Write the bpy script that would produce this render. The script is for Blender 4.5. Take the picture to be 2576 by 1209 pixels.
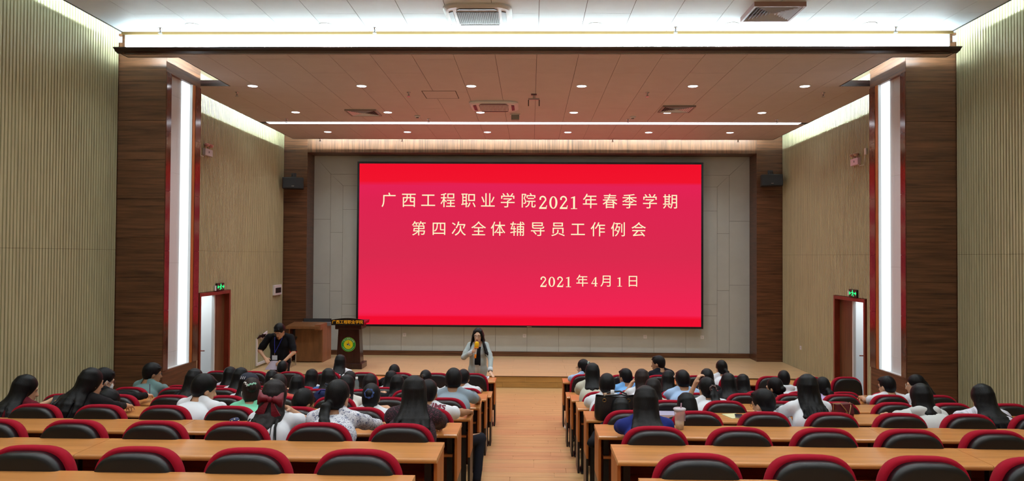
import bpy, bmesh, math, random
import numpy as np
from mathutils import Matrix, Vector

# ------------------------------------------------------------------ camera, light, exposure
scene = bpy.context.scene
COL = scene.collection
for o in list(bpy.data.objects):
    bpy.data.objects.remove(o)

cam_d = bpy.data.cameras.new('camera')
cam = bpy.data.objects.new('camera', cam_d)
COL.objects.link(cam)
YAW, PITCH, ROLL = (math.radians(a) for a in (-1.4044, 1.1360, 0.3354))
fw = Vector((math.sin(YAW) * math.cos(PITCH), math.cos(YAW) * math.cos(PITCH), math.sin(PITCH)))
rt = Vector((math.cos(YAW), -math.sin(YAW), 0))
up = rt.cross(fw)
rt2 = rt * math.cos(ROLL) + up * math.sin(ROLL)
up2 = -rt * math.sin(ROLL) + up * math.cos(ROLL)
cam.matrix_world = Matrix(((rt2.x, up2.x, -fw.x, 0), (rt2.y, up2.y, -fw.y, 0), (rt2.z, up2.z, -fw.z, 2.84), (0, 0, 0, 1)))
cam_d.sensor_width = 36.0
cam_d.lens = 27.04
cam_d.clip_start = 0.05
cam_d.clip_end = 100
scene.camera = cam

world = bpy.data.worlds.new('world')
scene.world = world
world.use_nodes = True
world.node_tree.nodes['Background'].inputs[0].default_value = (0.02, 0.02, 0.022, 1)
world.node_tree.nodes['Background'].inputs[1].default_value = 1.0
scene.view_settings.view_transform = 'Standard'
scene.view_settings.look = 'None'
scene.view_settings.gamma = 1.0
scene.view_settings.use_curve_mapping = False
scene.view_settings.exposure = 0.0
scene.cycles.use_denoising = True
scene.cycles.max_bounces = 8
scene.cycles.diffuse_bounces = 4
scene.cycles.glossy_bounces = 3
scene.cycles.sample_clamp_indirect = 4.0

# light levels of the hall's own lamps
LV = dict(stage_lamp=15.0, hall_lamp=16.0, cove_near=330.0, cove_far=360.0, cove_back=480.0, fascia=115.0, niche=1.5, strip=7.0, screen=1.08)
COOL = (0.80, 0.97, 1.0)

# ------------------------------------------------------------------ helpers
def lin(c):
    return tuple(((v / 255.0) / 12.92 if v / 255.0 <= 0.04045 else ((v / 255.0 + 0.055) / 1.055) ** 2.4) for v in c)

MATS = {}
def M(name, rgb, rough=0.6, metal=0.0, spec=0.5, noise=None, bump=0.0, bscale=200, emit=None, alpha=None, coat=0.0, trans=0.0):
    """noise=(amount, (sx, sy, sz)): brightness variation by stretched noise in object space"""
    if name in MATS:
        return MATS[name]
    m = bpy.data.materials.new(name)
    m.use_nodes = True
    nt = m.node_tree
    b = nt.nodes['Principled BSDF']
    c = lin(rgb)
    b.inputs['Base Color'].default_value = (*c, 1)
    b.inputs['Roughness'].default_value = rough
    b.inputs['Metallic'].default_value = metal
    b.inputs['Specular IOR Level'].default_value = spec
    b.inputs['Coat Weight'].default_value = coat
    b.inputs['Transmission Weight'].default_value = trans
    if alpha is not None:
        b.inputs['Alpha'].default_value = alpha
    if emit is not None:
        b.inputs['Emission Color'].default_value = (*emit[0], 1)
        b.inputs['Emission Strength'].default_value = emit[1]
    if noise or bump:
        tc = nt.nodes.new('ShaderNodeTexCoord')
        mp = nt.nodes.new('ShaderNodeMapping')
        nt.links.new(tc.outputs['Object'], mp.inputs['Vector'])
        oi = nt.nodes.new('ShaderNodeObjectInfo')
        ad = nt.nodes.new('ShaderNodeVectorMath'); ad.operation = 'ADD'
        sc = nt.nodes.new('ShaderNodeMath'); sc.operation = 'MULTIPLY'; sc.inputs[1].default_value = 37.0
        nt.links.new(oi.outputs['Random'], sc.inputs[0])
        nt.links.new(mp.outputs[0], ad.inputs[0]); nt.links.new(sc.outputs[0], ad.inputs[1])
    if noise:
        mp.inputs['Scale'].default_value = noise[1]
        nz = nt.nodes.new('ShaderNodeTexNoise')
        nz.inputs['Scale'].default_value = 1.0
        nz.inputs['Detail'].default_value = 5.0
        nz.inputs['Roughness'].default_value = 0.62
        nt.links.new(ad.outputs[0], nz.inputs['Vector'])
        rp = nt.nodes.new('ShaderNodeValToRGB')
        a = noise[0]
        rp.color_ramp.elements[0].position = 0.32
        rp.color_ramp.elements[1].position = 0.68
        rp.color_ramp.elements[0].color = (*[v * (1 - a) for v in c], 1)
        rp.color_ramp.elements[1].color = (*[min(1, v * (1 + a)) for v in c], 1)
        nt.links.new(nz.outputs['Fac'], rp.inputs[0])
        nt.links.new(rp.outputs[0], b.inputs['Base Color'])
        if bump:
            bp = nt.nodes.new('ShaderNodeBump')
            bp.inputs['Strength'].default_value = bump
            bp.inputs['Distance'].default_value = 0.002
            nt.links.new(nz.outputs['Fac'], bp.inputs['Height'])
            nt.links.new(bp.outputs[0], b.inputs['Normal'])
    elif bump:
        nz = nt.nodes.new('ShaderNodeTexNoise')
        nz.inputs['Scale'].default_value = bscale
        nz.inputs['Detail'].default_value = 3.0
        nt.links.new(ad.outputs[0], nz.inputs['Vector'])
        bp = nt.nodes.new('ShaderNodeBump')
        bp.inputs['Strength'].default_value = bump
        bp.inputs['Distance'].default_value = 0.003
        nt.links.new(nz.outputs['Fac'], bp.inputs['Height'])
        nt.links.new(bp.outputs[0], b.inputs['Normal'])
    MATS[name] = m
    return m

def EM(name, col, strength):
    if name in MATS:
        return MATS[name]
    m = bpy.data.materials.new(name)
    m.use_nodes = True
    nt = m.node_tree
    nt.nodes.clear()
    e = nt.nodes.new('ShaderNodeEmission')
    e.inputs[0].default_value = (*col, 1)
    e.inputs[1].default_value = strength
    o = nt.nodes.new('ShaderNodeOutputMaterial')
    nt.links.new(e.outputs[0], o.inputs[0])
    MATS[name] = m
    return m

def spots(name, base, layers, rough=0.7):
    """cloth with printed blotches: layers = [(rgb, voronoi scale, radius, noise scale)]"""
    if name in MATS:
        return MATS[name]
    m = M(name, base, rough)
    nt = m.node_tree
    b = nt.nodes['Principled BSDF']
    tc = nt.nodes.new('ShaderNodeTexCoord')
    last = None
    for rgb, vs, rad, ns in layers:
        nz = nt.nodes.new('ShaderNodeTexNoise'); nz.inputs['Scale'].default_value = ns; nz.inputs['Detail'].default_value = 2
        mx = nt.nodes.new('ShaderNodeVectorMath'); mx.operation = 'MULTIPLY_ADD'
        mx.inputs[1].default_value = (0.1, 0.1, 0.1)
        nt.links.new(tc.outputs['Object'], nz.inputs['Vector'])
        nt.links.new(nz.outputs['Color'], mx.inputs[0])
        nt.links.new(tc.outputs['Object'], mx.inputs[2])
        vo = nt.nodes.new('ShaderNodeTexVoronoi'); vo.inputs['Scale'].default_value = vs
        nt.links.new(mx.outputs[0], vo.inputs['Vector'])
        lt = nt.nodes.new('ShaderNodeMath'); lt.operation = 'LESS_THAN'; lt.inputs[1].default_value = rad
        nt.links.new(vo.outputs['Distance'], lt.inputs[0])
        mix = nt.nodes.new('ShaderNodeMix'); mix.data_type = 'RGBA'
        nt.links.new(lt.outputs[0], mix.inputs['Factor'])
        if last is None:
            mix.inputs['A'].default_value = (*lin(base), 1)
        else:
            nt.links.new(last, mix.inputs['A'])
        mix.inputs['B'].default_value = (*lin(rgb), 1)
        last = mix.outputs['Result']
    nt.links.new(last, b.inputs['Base Color'])
    return m

class MB:
    """collects verts and faces, then links them as one mesh object"""
    def __init__(self):
        self.v, self.f, self.mi, self.sm = [], [], [], []
    def add(self, vs, fs, mi=0, smooth=False):
        n = len(self.v)
        self.v.extend([tuple(p) for p in vs])
        for f in fs:
            self.f.append(tuple(i + n for i in f)); self.mi.append(mi); self.sm.append(smooth)
        return self
    def box(self, x0, x1, y0, y1, z0, z1, mi=0, ch=0.0):
        if ch <= 0:
            vs = [(x, y, z) for z in (z0, z1) for y in (y0, y1) for x in (x0, x1)]
            return self.add(vs, [(0, 2, 3, 1), (4, 5, 7, 6), (0, 1, 5, 4), (2, 6, 7, 3), (0, 4, 6, 2), (1, 3, 7, 5)], mi)
        bm = bmesh.new()
        bmesh.ops.create_cube(bm, size=1.0)
        for v in bm.verts:
            v.co = ((x0 + x1) / 2 + v.co.x * (x1 - x0), (y0 + y1) / 2 + v.co.y * (y1 - y0), (z0 + z1) / 2 + v.co.z * (z1 - z0))
        bmesh.ops.bevel(bm, geom=list(bm.edges), offset=ch, segments=2, affect='EDGES', profile=0.5)
        bm.verts.index_update()
        vs = [tuple(v.co) for v in bm.verts]
        fs = [tuple(v.index for v in f.verts) for f in bm.faces]
        bm.free()
        return self.add(vs, fs, mi, False)
    def prism(self, pts, axis, a, b, mi=0, smooth=False):
        """pts: 2D outline; axis 'x': pts are (y,z); 'y': (x,z); 'z': (x,y)"""
        def P(p, t):
            return {'x': (t, p[0], p[1]), 'y': (p[0], t, p[1]), 'z': (p[0], p[1], t)}[axis]
        n = len(pts)
        vs = [P(p, a) for p in pts] + [P(p, b) for p in pts]
        fs = [(i, (i + 1) % n, n + (i + 1) % n, n + i) for i in range(n)]
        self.add(vs, fs, mi, smooth)
        self.add([P(p, a) for p in pts], [tuple(range(n))[::-1]], mi)
        return self.add([P(p, b) for p in pts], [tuple(range(n))], mi)
    def cyl(self, p0, p1, r0, r1=None, n=12, mi=0, smooth=True, cap=True):
        r1 = r0 if r1 is None else r1
        p0, p1 = Vector(p0), Vector(p1)
        d = (p1 - p0).normalized()
        u = d.orthogonal().normalized(); w = d.cross(u)
        vs = []
        for p, r in ((p0, r0), (p1, r1)):
            for i in range(n):
                a = 2 * math.pi * i / n
                vs.append(p + u * (r * math.cos(a)) + w * (r * math.sin(a)))
        self.add(vs, [(i, (i + 1) % n, n + (i + 1) % n, n + i) for i in range(n)], mi, smooth)
        if cap:
            self.add(vs[:n], [tuple(range(n))[::-1]], mi); self.add(vs[n:], [tuple(range(n))], mi)
        return self
    def tube(self, pts, radii, n=8, mi=0, cap=True):
        pts = [Vector(p) for p in pts]
        if not isinstance(radii, (list, tuple)):
            radii = [radii] * len(pts)
        vs = []
        u = None
        for i, p in enumerate(pts):
            d = (pts[min(i + 1, len(pts) - 1)] - pts[max(i - 1, 0)]).normalized()
            u = d.orthogonal().normalized() if u is None else (u - d * u.dot(d)).normalized()
            w = d.cross(u)
            for k in range(n):
                a = 2 * math.pi * k / n
                vs.append(p + u * (radii[i] * math.cos(a)) + w * (radii[i] * math.sin(a)))
        fs = []
        for i in range(len(pts) - 1):
            for k in range(n):
                fs.append((i * n + k, i * n + (k + 1) % n, (i + 1) * n + (k + 1) % n, (i + 1) * n + k))
        self.add(vs, fs, mi, True)
        if cap:
            self.add(vs[:n], [tuple(range(n))[::-1]], mi); self.add(vs[-n:], [tuple(range(n))], mi)
        return self
    def lathe(self, prof, c=(0, 0, 0), n=24, mi=0, smooth=True):
        vs = []
        for r, z in prof:
            for k in range(n):
                a = 2 * math.pi * k / n
                vs.append((c[0] + r * math.cos(a), c[1] + r * math.sin(a), c[2] + z))
        fs = [(i * n + k, i * n + (k + 1) % n, (i + 1) * n + (k + 1) % n, (i + 1) * n + k) for i in range(len(prof) - 1) for k in range(n)]
        return self.add(vs, fs, mi, smooth)
    def ball(self, c, r, n=12, m=8, mi=0, R=None):
        if not isinstance(r, (list, tuple)):
            r = (r, r, r)
        vs = []
        for j in range(m + 1):
            t = math.pi * j / m
            for k in range(n):
                a = 2 * math.pi * k / n
                p = Vector((r[0] * math.sin(t) * math.cos(a), r[1] * math.sin(t) * math.sin(a), r[2] * math.cos(t)))
                if R is not None:
                    p = R @ p
                vs.append((c[0] + p[0], c[1] + p[1], c[2] + p[2]))
        fs = [(j * n + k, (j + 1) * n + k, (j + 1) * n + (k + 1) % n, j * n + (k + 1) % n) for j in range(m) for k in range(n)]
        return self.add(vs, fs, mi, True)
    def mesh(self, name, mats):
        me = bpy.data.meshes.new(name)
        me.from_pydata(self.v, [], self.f)
        for m in (mats if isinstance(mats, (list, tuple)) else [mats]):
            me.materials.append(m)
        me.polygons.foreach_set('material_index', self.mi)
        me.polygons.foreach_set('use_smooth', self.sm)
        me.update()
        return me
    def obj(self, name, mats, parent=None, loc=None):
        return link(name, self.mesh(name, mats), parent, loc)

def link(name, data, parent=None, loc=None):
    o = bpy.data.objects.new(name, data)
    COL.objects.link(o)
    if parent is not None:
        o.parent = parent
    if loc is not None:
        o.location = loc
    return o

def tag(o, label, cat, group=None):
    o['label'] = label
    o['category'] = cat
    if group:
        o['group'] = group
    return o

def thing(name, loc, label, cat, group=None, rz=0.0):
    o = bpy.data.objects.new(name, None)
    COL.objects.link(o)
    o.location = loc
    o.rotation_euler = (0, 0, rz)
    o.empty_display_size = 0.05
    return tag(o, label, cat, group)

def struct(o):
    o['kind'] = 'structure'
    return o

def stuff(o):
    o['kind'] = 'stuff'
    return o

def dup(root):
    """a copy of a thing with copies of its parts and sub-parts, sharing mesh data"""
    r = root.copy(); COL.objects.link(r)
    for ch in list(root.children):
        c = ch.copy(); COL.objects.link(c); c.parent = r
        for g in list(ch.children):
            d = g.copy(); COL.objects.link(d); d.parent = c
    return r

def text_mesh(s, size, depth=0.002, offset=0.0, spacing=1.0):
    cu = bpy.data.curves.new('text', 'FONT')
    cu.body = s
    cu.size = size
    cu.align_x = 'CENTER'
    cu.align_y = 'CENTER'
    cu.extrude = depth
    cu.offset = offset
    cu.space_character = spacing
    cu.resolution_u = 4
    o = bpy.data.objects.new('text', cu)
    COL.objects.link(o)
    dg = bpy.context.evaluated_depsgraph_get()
    me = bpy.data.meshes.new_from_object(o.evaluated_get(dg))
    bpy.data.objects.remove(o)
    return me

def ordinal(n):
    return ['first', 'second', 'third', 'fourth', 'fifth', 'sixth', 'seventh', 'eighth', 'ninth', 'tenth', 'eleventh', 'twelfth'][n - 1]

# ------------------------------------------------------------------ materials
wood_h = M('brown_wood_horizontal', (100, 65, 43), 0.42, noise=(0.55, (1.2, 1.2, 26)), spec=0.4)
wood_v = M('brown_wood_vertical', (112, 76, 52), 0.42, noise=(0.5, (26, 1.2, 1.0)), spec=0.4)
wood_red = M('glossy_red_brown_wood', (92, 48, 34), 0.12, noise=(0.3, (6, 6, 3)), spec=0.6)
wood_dark = M('dark_wood_moulding', (44, 26, 22), 0.35, noise=(0.3, (1, 8, 8)))
slat_m = M('pale_wood_slat', (188, 183, 146), 0.5, noise=(0.16, (30, 30, 1.6)), spec=0.35)
slat_back = M('wood_slat_groove', (88, 74, 48), 0.7)
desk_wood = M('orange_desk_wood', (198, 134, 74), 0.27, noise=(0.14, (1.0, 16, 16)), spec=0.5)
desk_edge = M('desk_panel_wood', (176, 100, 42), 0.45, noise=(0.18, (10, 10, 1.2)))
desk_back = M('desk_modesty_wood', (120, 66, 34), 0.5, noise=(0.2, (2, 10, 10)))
black_metal = M('black_steel', (22, 22, 25), 0.4)
black_plastic = M('black_plastic', (12, 13, 18), 0.34, bump=0.15, bscale=400)
red_fabric = M('red_fabric', (158, 10, 38), 0.85, spec=0.2, bump=0.3, bscale=500)
grey_plastic = M('grey_plastic', (176, 176, 190), 0.4)
floor_wood = M('floor_board', (200, 160, 108), 0.33, noise=(0.14, (1.6, 14, 10)), spec=0.5)
floor_wood2 = M('floor_board_reddish', (198, 150, 102), 0.33, noise=(0.14, (1.6, 14, 10)), spec=0.5)
white_paint = M('white_paint', (226, 232, 234), 0.7)
ceil_tile = M('white_ceiling_tile', (222, 233, 242), 0.55, noise=(0.03, (3, 3, 3)))
slab_tile = M('stage_ceiling_tile', (200, 192, 190), 0.6, noise=(0.03, (3, 3, 3)))
ceil_gap = M('ceiling_joint', (70, 70, 72), 0.8)
cream = M('cream_wall_panel', (190, 195, 190), 0.6, noise=(0.04, (2, 2, 2)))
panel_gap = M('panel_joint', (96, 94, 86), 0.8)
niche_w = M('white_niche_panel', (214, 218, 218), 0.4)
gold = M('gold_trim', (150, 122, 74), 0.35, metal=0.3)
white_plastic = M('white_plastic', (228, 228, 230), 0.45)
dark_glass = M('dark_window', (40, 42, 48), 0.15)
chrome = M('chrome', (190, 190, 195), 0.2, metal=1.0)
wall_grey = M('corridor_wall', (206, 212, 214), 0.8)
podium_wood = M('dark_podium_wood', (52, 24, 22), 0.22, noise=(0.25, (10, 10, 1.5)))
gold_glow = EM('gold_lettering', lin((226, 150, 30)), 0.9)  # podium letters emit a gold glow of their own, taken for an LED sign
paper = M('white_paper', (232, 230, 238), 0.7)
lamp_glow = EM('lamp_glow', (0.92, 0.95, 1.0), 14.0)

# ------------------------------------------------------------------ the room
R_ = random.Random(7)
XW = 6.27            # inner face of the side walls behind the slats
SLX = 6.24           # face of the slats
YF = [3.90 + 1.334 * k for k in range(8)]                       # far edge of each desk row
PL = [0.98 - 0.156 * k for k in range(6)] + [0.0, 0.0]          # floor level of each row
ZT = [p + 0.75 for p in PL]                                     # desk top height
STAGE_Y, STAGE_Z = 16.63, 0.25
PORT_Y, BACK_Y = 19.27, 19.90

# floor: terraces, stage
mb = MB()
y0 = -4.0
for k in range(6):
    mb.box(-SLX - 0.2, SLX + 0.2, y0, YF[k] + 0.03, -0.3, PL[k] - 0.012)
    y0 = YF[k] + 0.03
mb.box(-SLX - 0.2, SLX + 0.2, y0, 20.3, -0.3, -0.012)
floor = struct(mb.obj('floor', floor_wood))
# boards of the aisle, each its own piece
pm = {}
def board(w, d, h, mat):
    key = (round(w, 3), round(d, 3), round(h, 3), mat.name)
    if key not in pm:
        pm[key] = MB().box(-w / 2, w / 2, -d / 2, d / 2, -h, 0).mesh('floor_board', mat)
    return pm[key]
yy = YF[2] + 0.03
rows = []
for k in range(3, 7):
    ya = YF[k - 1] + 0.03
    yb = (YF[k] + 0.03) if k < 6 else 14.5
    n = max(1, round((yb - ya) / 0.19))
    for i in range(n):
        rows.append((ya + (yb - ya) * i / n, (yb - ya) / n, PL[min(k, 6)]))
for i, (ya, d, z) in enumerate(rows):
    cuts = [-0.66]
    off = [0.42, 0.05, -0.22, 0.28][i % 4]
    cuts += [off, 0.64]
    for a, b in zip(cuts[:-1], cuts[1:]):
        o = link('floor_board', board(b - a - 0.004, d - 0.004, 0.012, floor_wood if (i // 2) % 3 else floor_wood2), floor)
        o.location = ((a + b) / 2, ya + d / 2, z)
# flat floor between the front row and the stage
for i in range(11):
    ya = 14.5 + i * 0.193
    cuts = [-SLX, -4.1 + 0.35 * (i % 3), -2.2 + 0.5 * (i % 2), -0.3 + 0.4 * (i % 3), 1.9 + 0.3 * (i % 2), 4.0 + 0.3 * (i % 3), SLX]
    for a, b in zip(cuts[:-1], cuts[1:]):
        o = link('floor_board', board(b - a - 0.004, 0.189, 0.012, floor_wood), floor)
        o.location = ((a + b) / 2, ya + 0.0965, 0)

stage_mat = M('stage_floor_board', (216, 184, 136), 0.3, noise=(0.1, (1.4, 12, 10)), spec=0.5)
mb = MB().box(-SLX - 0.02, SLX + 0.02, STAGE_Y + 0.02, 20.3, -0.01, STAGE_Z - 0.012)
stage = struct(mb.obj('floor_stage', stage_mat))
for i in range(6):                                              # stage boards
    ya = STAGE_Y + 0.55 * i
    yb = min(ya + 0.55, BACK_Y)
    cuts = [-SLX] + [-5.2 + 1.2 * j + (0.6 if i % 2 else 0) for j in range(10)] + [SLX]
    for a, b in zip(cuts[:-1], cuts[1:]):
        o = link('floor_board', board(b - a - 0.003, yb - ya - 0.003, 0.012, stage_mat), stage)
        o.location = ((a + b) / 2, (ya + yb) / 2, STAGE_Z)
rise = M('stage_front_board', (190, 146, 82), 0.4, noise=(0.14, (1.6, 10, 14)))
for r in range(2):
    cuts = [-SLX] + [-5.4 + 1.2 * j + (0.5 if r else 0) for j in range(10)] + [SLX]
    for a, b in zip(cuts[:-1], cuts[1:]):
        MB().box(a + 0.002, b - 0.002, STAGE_Y, STAGE_Y + 0.02, 0.002 + r * 0.118, 0.116 + r * 0.118).obj('riser_board', rise, stage)
MB().box(-SLX, SLX, STAGE_Y - 0.012, STAGE_Y + 0.005, STAGE_Z - 0.013, STAGE_Z + 0.001).obj('stage_nosing', M('nosing', (96, 74, 50), 0.4), stage)

# side walls: backing, near slats as single pieces, far slats joined
DOORS = {-1: (14.36, 15.85, 2.10), 1: (14.51, 16.00, 2.07)}
def side_wall(s):
    name = 'wall_left' if s < 0 else 'wall_right'
    d0, d1, dz = DOORS[s]
    mb = MB()
    def bx(ya, yb, za, zb):
        a, b = s * XW, s * (XW + 0.16)
        mb.box(min(a, b), max(a, b), ya, yb, za, zb)
    bx(-4.0, d0 + 0.05, -0.3, 6.6); bx(d1 - 0.05, 20.3, -0.3, 6.6); bx(d0 + 0.05, d1 - 0.05, dz - 0.05, 6.6); bx(d0 + 0.05, d1 - 0.05, -0.3, -0.012)
    w = struct(mb.obj(name, slat_back))
    pitch = 0.0622
    def profile(face): return [(-face / 2, 0), (face / 2, 0), (face / 2 - 0.004, 0.030), (-face / 2 + 0.004, 0.030)]
    prof = profile(0.046)
    sm = MB()
    for za, zb in ((-0.0, 2.896), (2.9, 6.24)):
        sm.prism([(s * (XW - p[1]), p[0]) for p in prof], 'z', za, zb)
    me = sm.mesh('wood_slat', slat_m)
    y = 11.39
    while y > 8.3:                                              # slats near the camera: one object each
        o = link('wood_slat', me, w)
        o.location = (0, y, 0)
        y -= pitch
    sm = MB()
    while y > -3.9:
        sm.prism([(s * (XW - p[1]), p[0] + y) for p in prof], 'z', 0.0, 6.24)
        y -= pitch
    stuff(sm.obj('slat_panel', slat_m, w))
    sm = MB()
    prof = profile(0.0415)
    y = 12.68
    while y < PORT_Y - 0.02:
        zlo = STAGE_Z if y > STAGE_Y + 0.01 else 0.0
        if d0 - 0.03 < y < d1 + 0.03:
            zlo = dz + 0.01
        for za, zb in ((zlo, 2.896), (2.9, 6.24)):
            sm.prism([(s * (XW - p[1]), p[0] + y) for p in prof], 'z', za, zb)
        y += pitch
    stuff(sm.obj('slat_panel', slat_m, w))
    return w
wall_l = side_wall(-1)
wall_r = side_wall(1)
struct(MB().box(-6.43, 6.43, -4.16, -4.0, -0.3, 6.6).obj('wall_rear', M('rear_wall', (196, 190, 176), 0.8)))
struct(MB().box(-6.43, 6.43, -4.16, 20.3, 6.6, 6.7).obj('ceiling_void', M('void_white', (206, 214, 218), 0.8)))

# doors
door_m = M('door_leaf', (98, 64, 40), 0.4, noise=(0.35, (20, 20, 1.2)))
frame_m = M('door_frame_wood', (120, 48, 32), 0.3, noise=(0.25, (10, 10, 3)))
def door(s, n):
    d0, d1, dz = DOORS[s]
    D = struct(link('door_%d' % n, None))
    D.location = (s * SLX, (d0 + d1) / 2, 0)
    def B(name, mat, x0, x1, ya, yb, za, zb, ch=0):
        a, b = s * x0, s * x1
        return MB().box(min(a, b), max(a, b), ya - D.location.y, yb - D.location.y, za, zb, 0, ch).obj(name, mat, D)
    f = MB()
    for (ya, yb, za, zb) in ((d0, d0 + 0.07, 0, dz), (d1 - 0.07, d1, 0, dz), (d0 + 0.07, d1 - 0.07, dz - 0.07, dz)):
        a, b = s * -0.015, s * 0.16
        f.box(min(a, b), max(a, b), ya - D.location.y, yb - D.location.y, za, zb, 0, 0.006)
    f.obj('door_frame', frame_m, D)
    ym = 15.33
    far = B('door_leaf', door_m, 0.09, 0.13, ym - 0.02, d1 - 0.07, 0.01, dz - 0.07)
    # the near leaf stands open into the corridor
    nl = B('door_leaf', door_m, 0.17, 0.86, d0 + 0.07, d0 + 0.11, 0.01, dz - 0.07)
    B('door_edge', wall_grey, 0.085, 0.135, ym - 0.07, ym - 0.02, 0.01, dz - 0.07)
    h = MB()
    yh = d0 + 0.13
    a, b = s * 0.02, s * 0.055
    h.box(min(a, b), max(a, b), d0 + 0.07 - D.location.y, d0 + 0.10 - D.location.y, 0.86, 1.12)
    h.cyl((s * 0.035, d0 + 0.10 - D.location.y, 1.0), (s * 0.035, d0 + 0.16 - D.location.y, 1.0), 0.011)
    h.cyl((s * 0.035, d0 + 0.155 - D.location.y, 1.0), (s * -0.03, d0 + 0.20 - D.location.y, 0.995), 0.011)
    h.obj('door_handle', frame_m, D)
    # corridor seen through the opening
    c = MB()
    x0, x1 = s * 0.17, s * 1.3
    a, b = min(x0, x1), max(x0, x1)
    for (xa, xb, ya, yb, za, zb) in ((s * 1.3, s * 1.36, d0 - 0.6, d1 + 0.6, 0, 2.5), (x0, x1, d1 + 0.02, d1 + 0.1, 0, 2.5), (x0, x1, d0 - 0.1, d0 - 0.02, 0, 2.5), (x0, x1, d0 - 0.1, d1 + 0.1, 2.4, 2.5), (x0, x1, d0 - 0.1, d1 + 0.1, -0.1, 0)):
        c.box(min(xa, xb), max(xa, xb), ya - D.location.y, yb - D.location.y, za, zb)
    c.obj('corridor_wall', wall_grey, D)
    l = bpy.data.lights.new('corridor_lamp', 'AREA'); l.energy = 24; l.size = 0.5; l.color = (0.95, 0.98, 1.0)
    lo = link('corridor_lamp', l, D); lo.location = (s * 0.7, 0, 2.36)
    return D
door(-1, 1)
door(1, 2)

# side columns with lit niches
niche_glow = EM('niche_glow', (0.90, 0.96, 1.0), LV['niche'])
def column(s):
    C = 5.515
    y0, y1, top = 11.43, 12.63, 6.03
    n0, n1, nz0, nz1 = 11.585, 12.34, 1.08, 5.59
    dep = 0.07
    mb = MB()
    def X(m_, x0, x1, ya, yb, za, zb, ch=0):
        a, b = s * x0, s * x1
        return m_.box(min(a, b), max(a, b), ya, yb, za, zb, 0, ch)
    X(mb, C + dep, XW - 0.0, y0 + 0.012, y1, 0, top)
    X(mb, C, C + dep, y0 + 0.012, n0, 0, top); X(mb, C, C + dep, n1, y1, 0, top)
    X(mb, C, C + dep, n0, n1, 0, nz0); X(mb, C, C + dep, n0, n1, nz1, top)
    col = struct(mb.obj('column_left' if s < 0 else 'column_right', wood_h))
    z = 0.0
    edges = [0.0, 0.72, 1.31, 1.90, 2.49, 3.08, 3.67, 4.26, 4.85, 5.44, top]
    for a, b in zip(edges[:-1], edges[1:]):
        X(MB(), C + 0.002, XW - 0.03, y0, y0 + 0.012, a + 0.002, b - 0.003).obj('wood_panel', wood_h, col)
    for (ya, yb) in ((y0 + 0.002, n0 - 0.005), (n1 + 0.09, y1 - 0.002)):
        for i in range(5):
            za, zb = nz0 + (nz1 - nz0) * i / 5, nz0 + (nz1 - nz0) * (i + 1) / 5
            X(MB(), C - 0.014, C + 0.001, ya, yb, za + 0.002, zb - 0.002).obj('wood_trim', wood_red, col)
    X(MB(), C - 0.008, C + 0.001, n1 + 0.002, n1 + 0.086, nz0, nz1).obj('wood_trim', desk_edge, col)
    edges = [nz0, 1.32, 2.7, 4.1, 5.3, nz1]
    for a, b in zip(edges[:-1], edges[1:]):
        for ya, yb in ((n0, 11.93), (11.93, n1)):
            X(MB(), C + dep - 0.012, C + dep - 0.001, ya + 0.001, yb - 0.001, a + 0.001, b - 0.001).obj('niche_panel', niche_w, col)
    X(MB(), C + dep - 0.03, C + dep - 0.012, 12.06, n1 - 0.012, nz0 + 0.015, nz1 - 0.002).obj('led_panel', niche_glow, col)
    X(MB(), C + 0.0, C + dep - 0.012, n1 - 0.010, n1, nz0 + 0.012, nz1).obj('niche_jamb', niche_w, col)
    X(MB(), C + 0.0, C + dep - 0.012, n0, n0 + 0.010, nz0 + 0.012, nz1).obj('niche_jamb', niche_w, col)
    X(MB(), C + 0.0, C + dep - 0.012, n0 + 0.002, n1 - 0.002, nz0, nz0 + 0.012).obj('niche_sill', niche_w, col)
    # wall above the column, with the two small mouldings at the ceiling edge
    w = MB()
    X(w, 5.3, XW, y0 + 0.03, y0 + 0.13, top, 6.6)
    st = struct(w.obj('wall_above_column_left' if s < 0 else 'wall_above_column_right', white_paint))
    X(MB(), 5.84, XW - 0.03, y0 - 0.02, y0 + 0.03, 6.125, 6.155).obj('wood_trim', wood_h, st)
    return col
column(-1)
column(1)

# ceiling over the seats
HC = struct(MB().box(-5.84, 5.84, -4.0, 10.78, 6.006, 6.06).obj('ceiling_hall', ceil_gap))
tm = {}
def tile(w, d, mat):
    key = (round(w, 3), round(d, 3), mat.name)
    if key not in tm:
        tm[key] = MB().box(-w / 2, w / 2, -d / 2, d / 2, 0, 0.008).mesh('ceiling_tile', mat)
    return tm[key]
xs = [-5.84] + [0.09 + 0.598 * k for k in range(-9, 10)] + [5.84]
for i, (a, b) in enumerate(zip(xs[:-1], xs[1:])):
    ys = [-4.0, 4.0, 7.3, 9.98 if i % 2 else 8.78, 10.775]
    for c, d in zip(ys[:-1], ys[1:]):
        o = link('ceiling_tile', tile(b - a - 0.007, d - c - 0.006, ceil_tile), HC)
        o.location = ((a + b) / 2, (c + d) / 2, 6.0)
MB().box(-5.86, 5.86, 10.775, 10.80, 5.962, 6.07, 0, 0.004).obj('gold_trim', gold, HC)
for s in (-1, 1):
    MB().box(min(s * 5.84, s * 5.86), max(s * 5.84, s * 5.86), -4.0, 10.775, 5.995, 6.07).obj('edge_trim', ceil_gap, HC)

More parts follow.
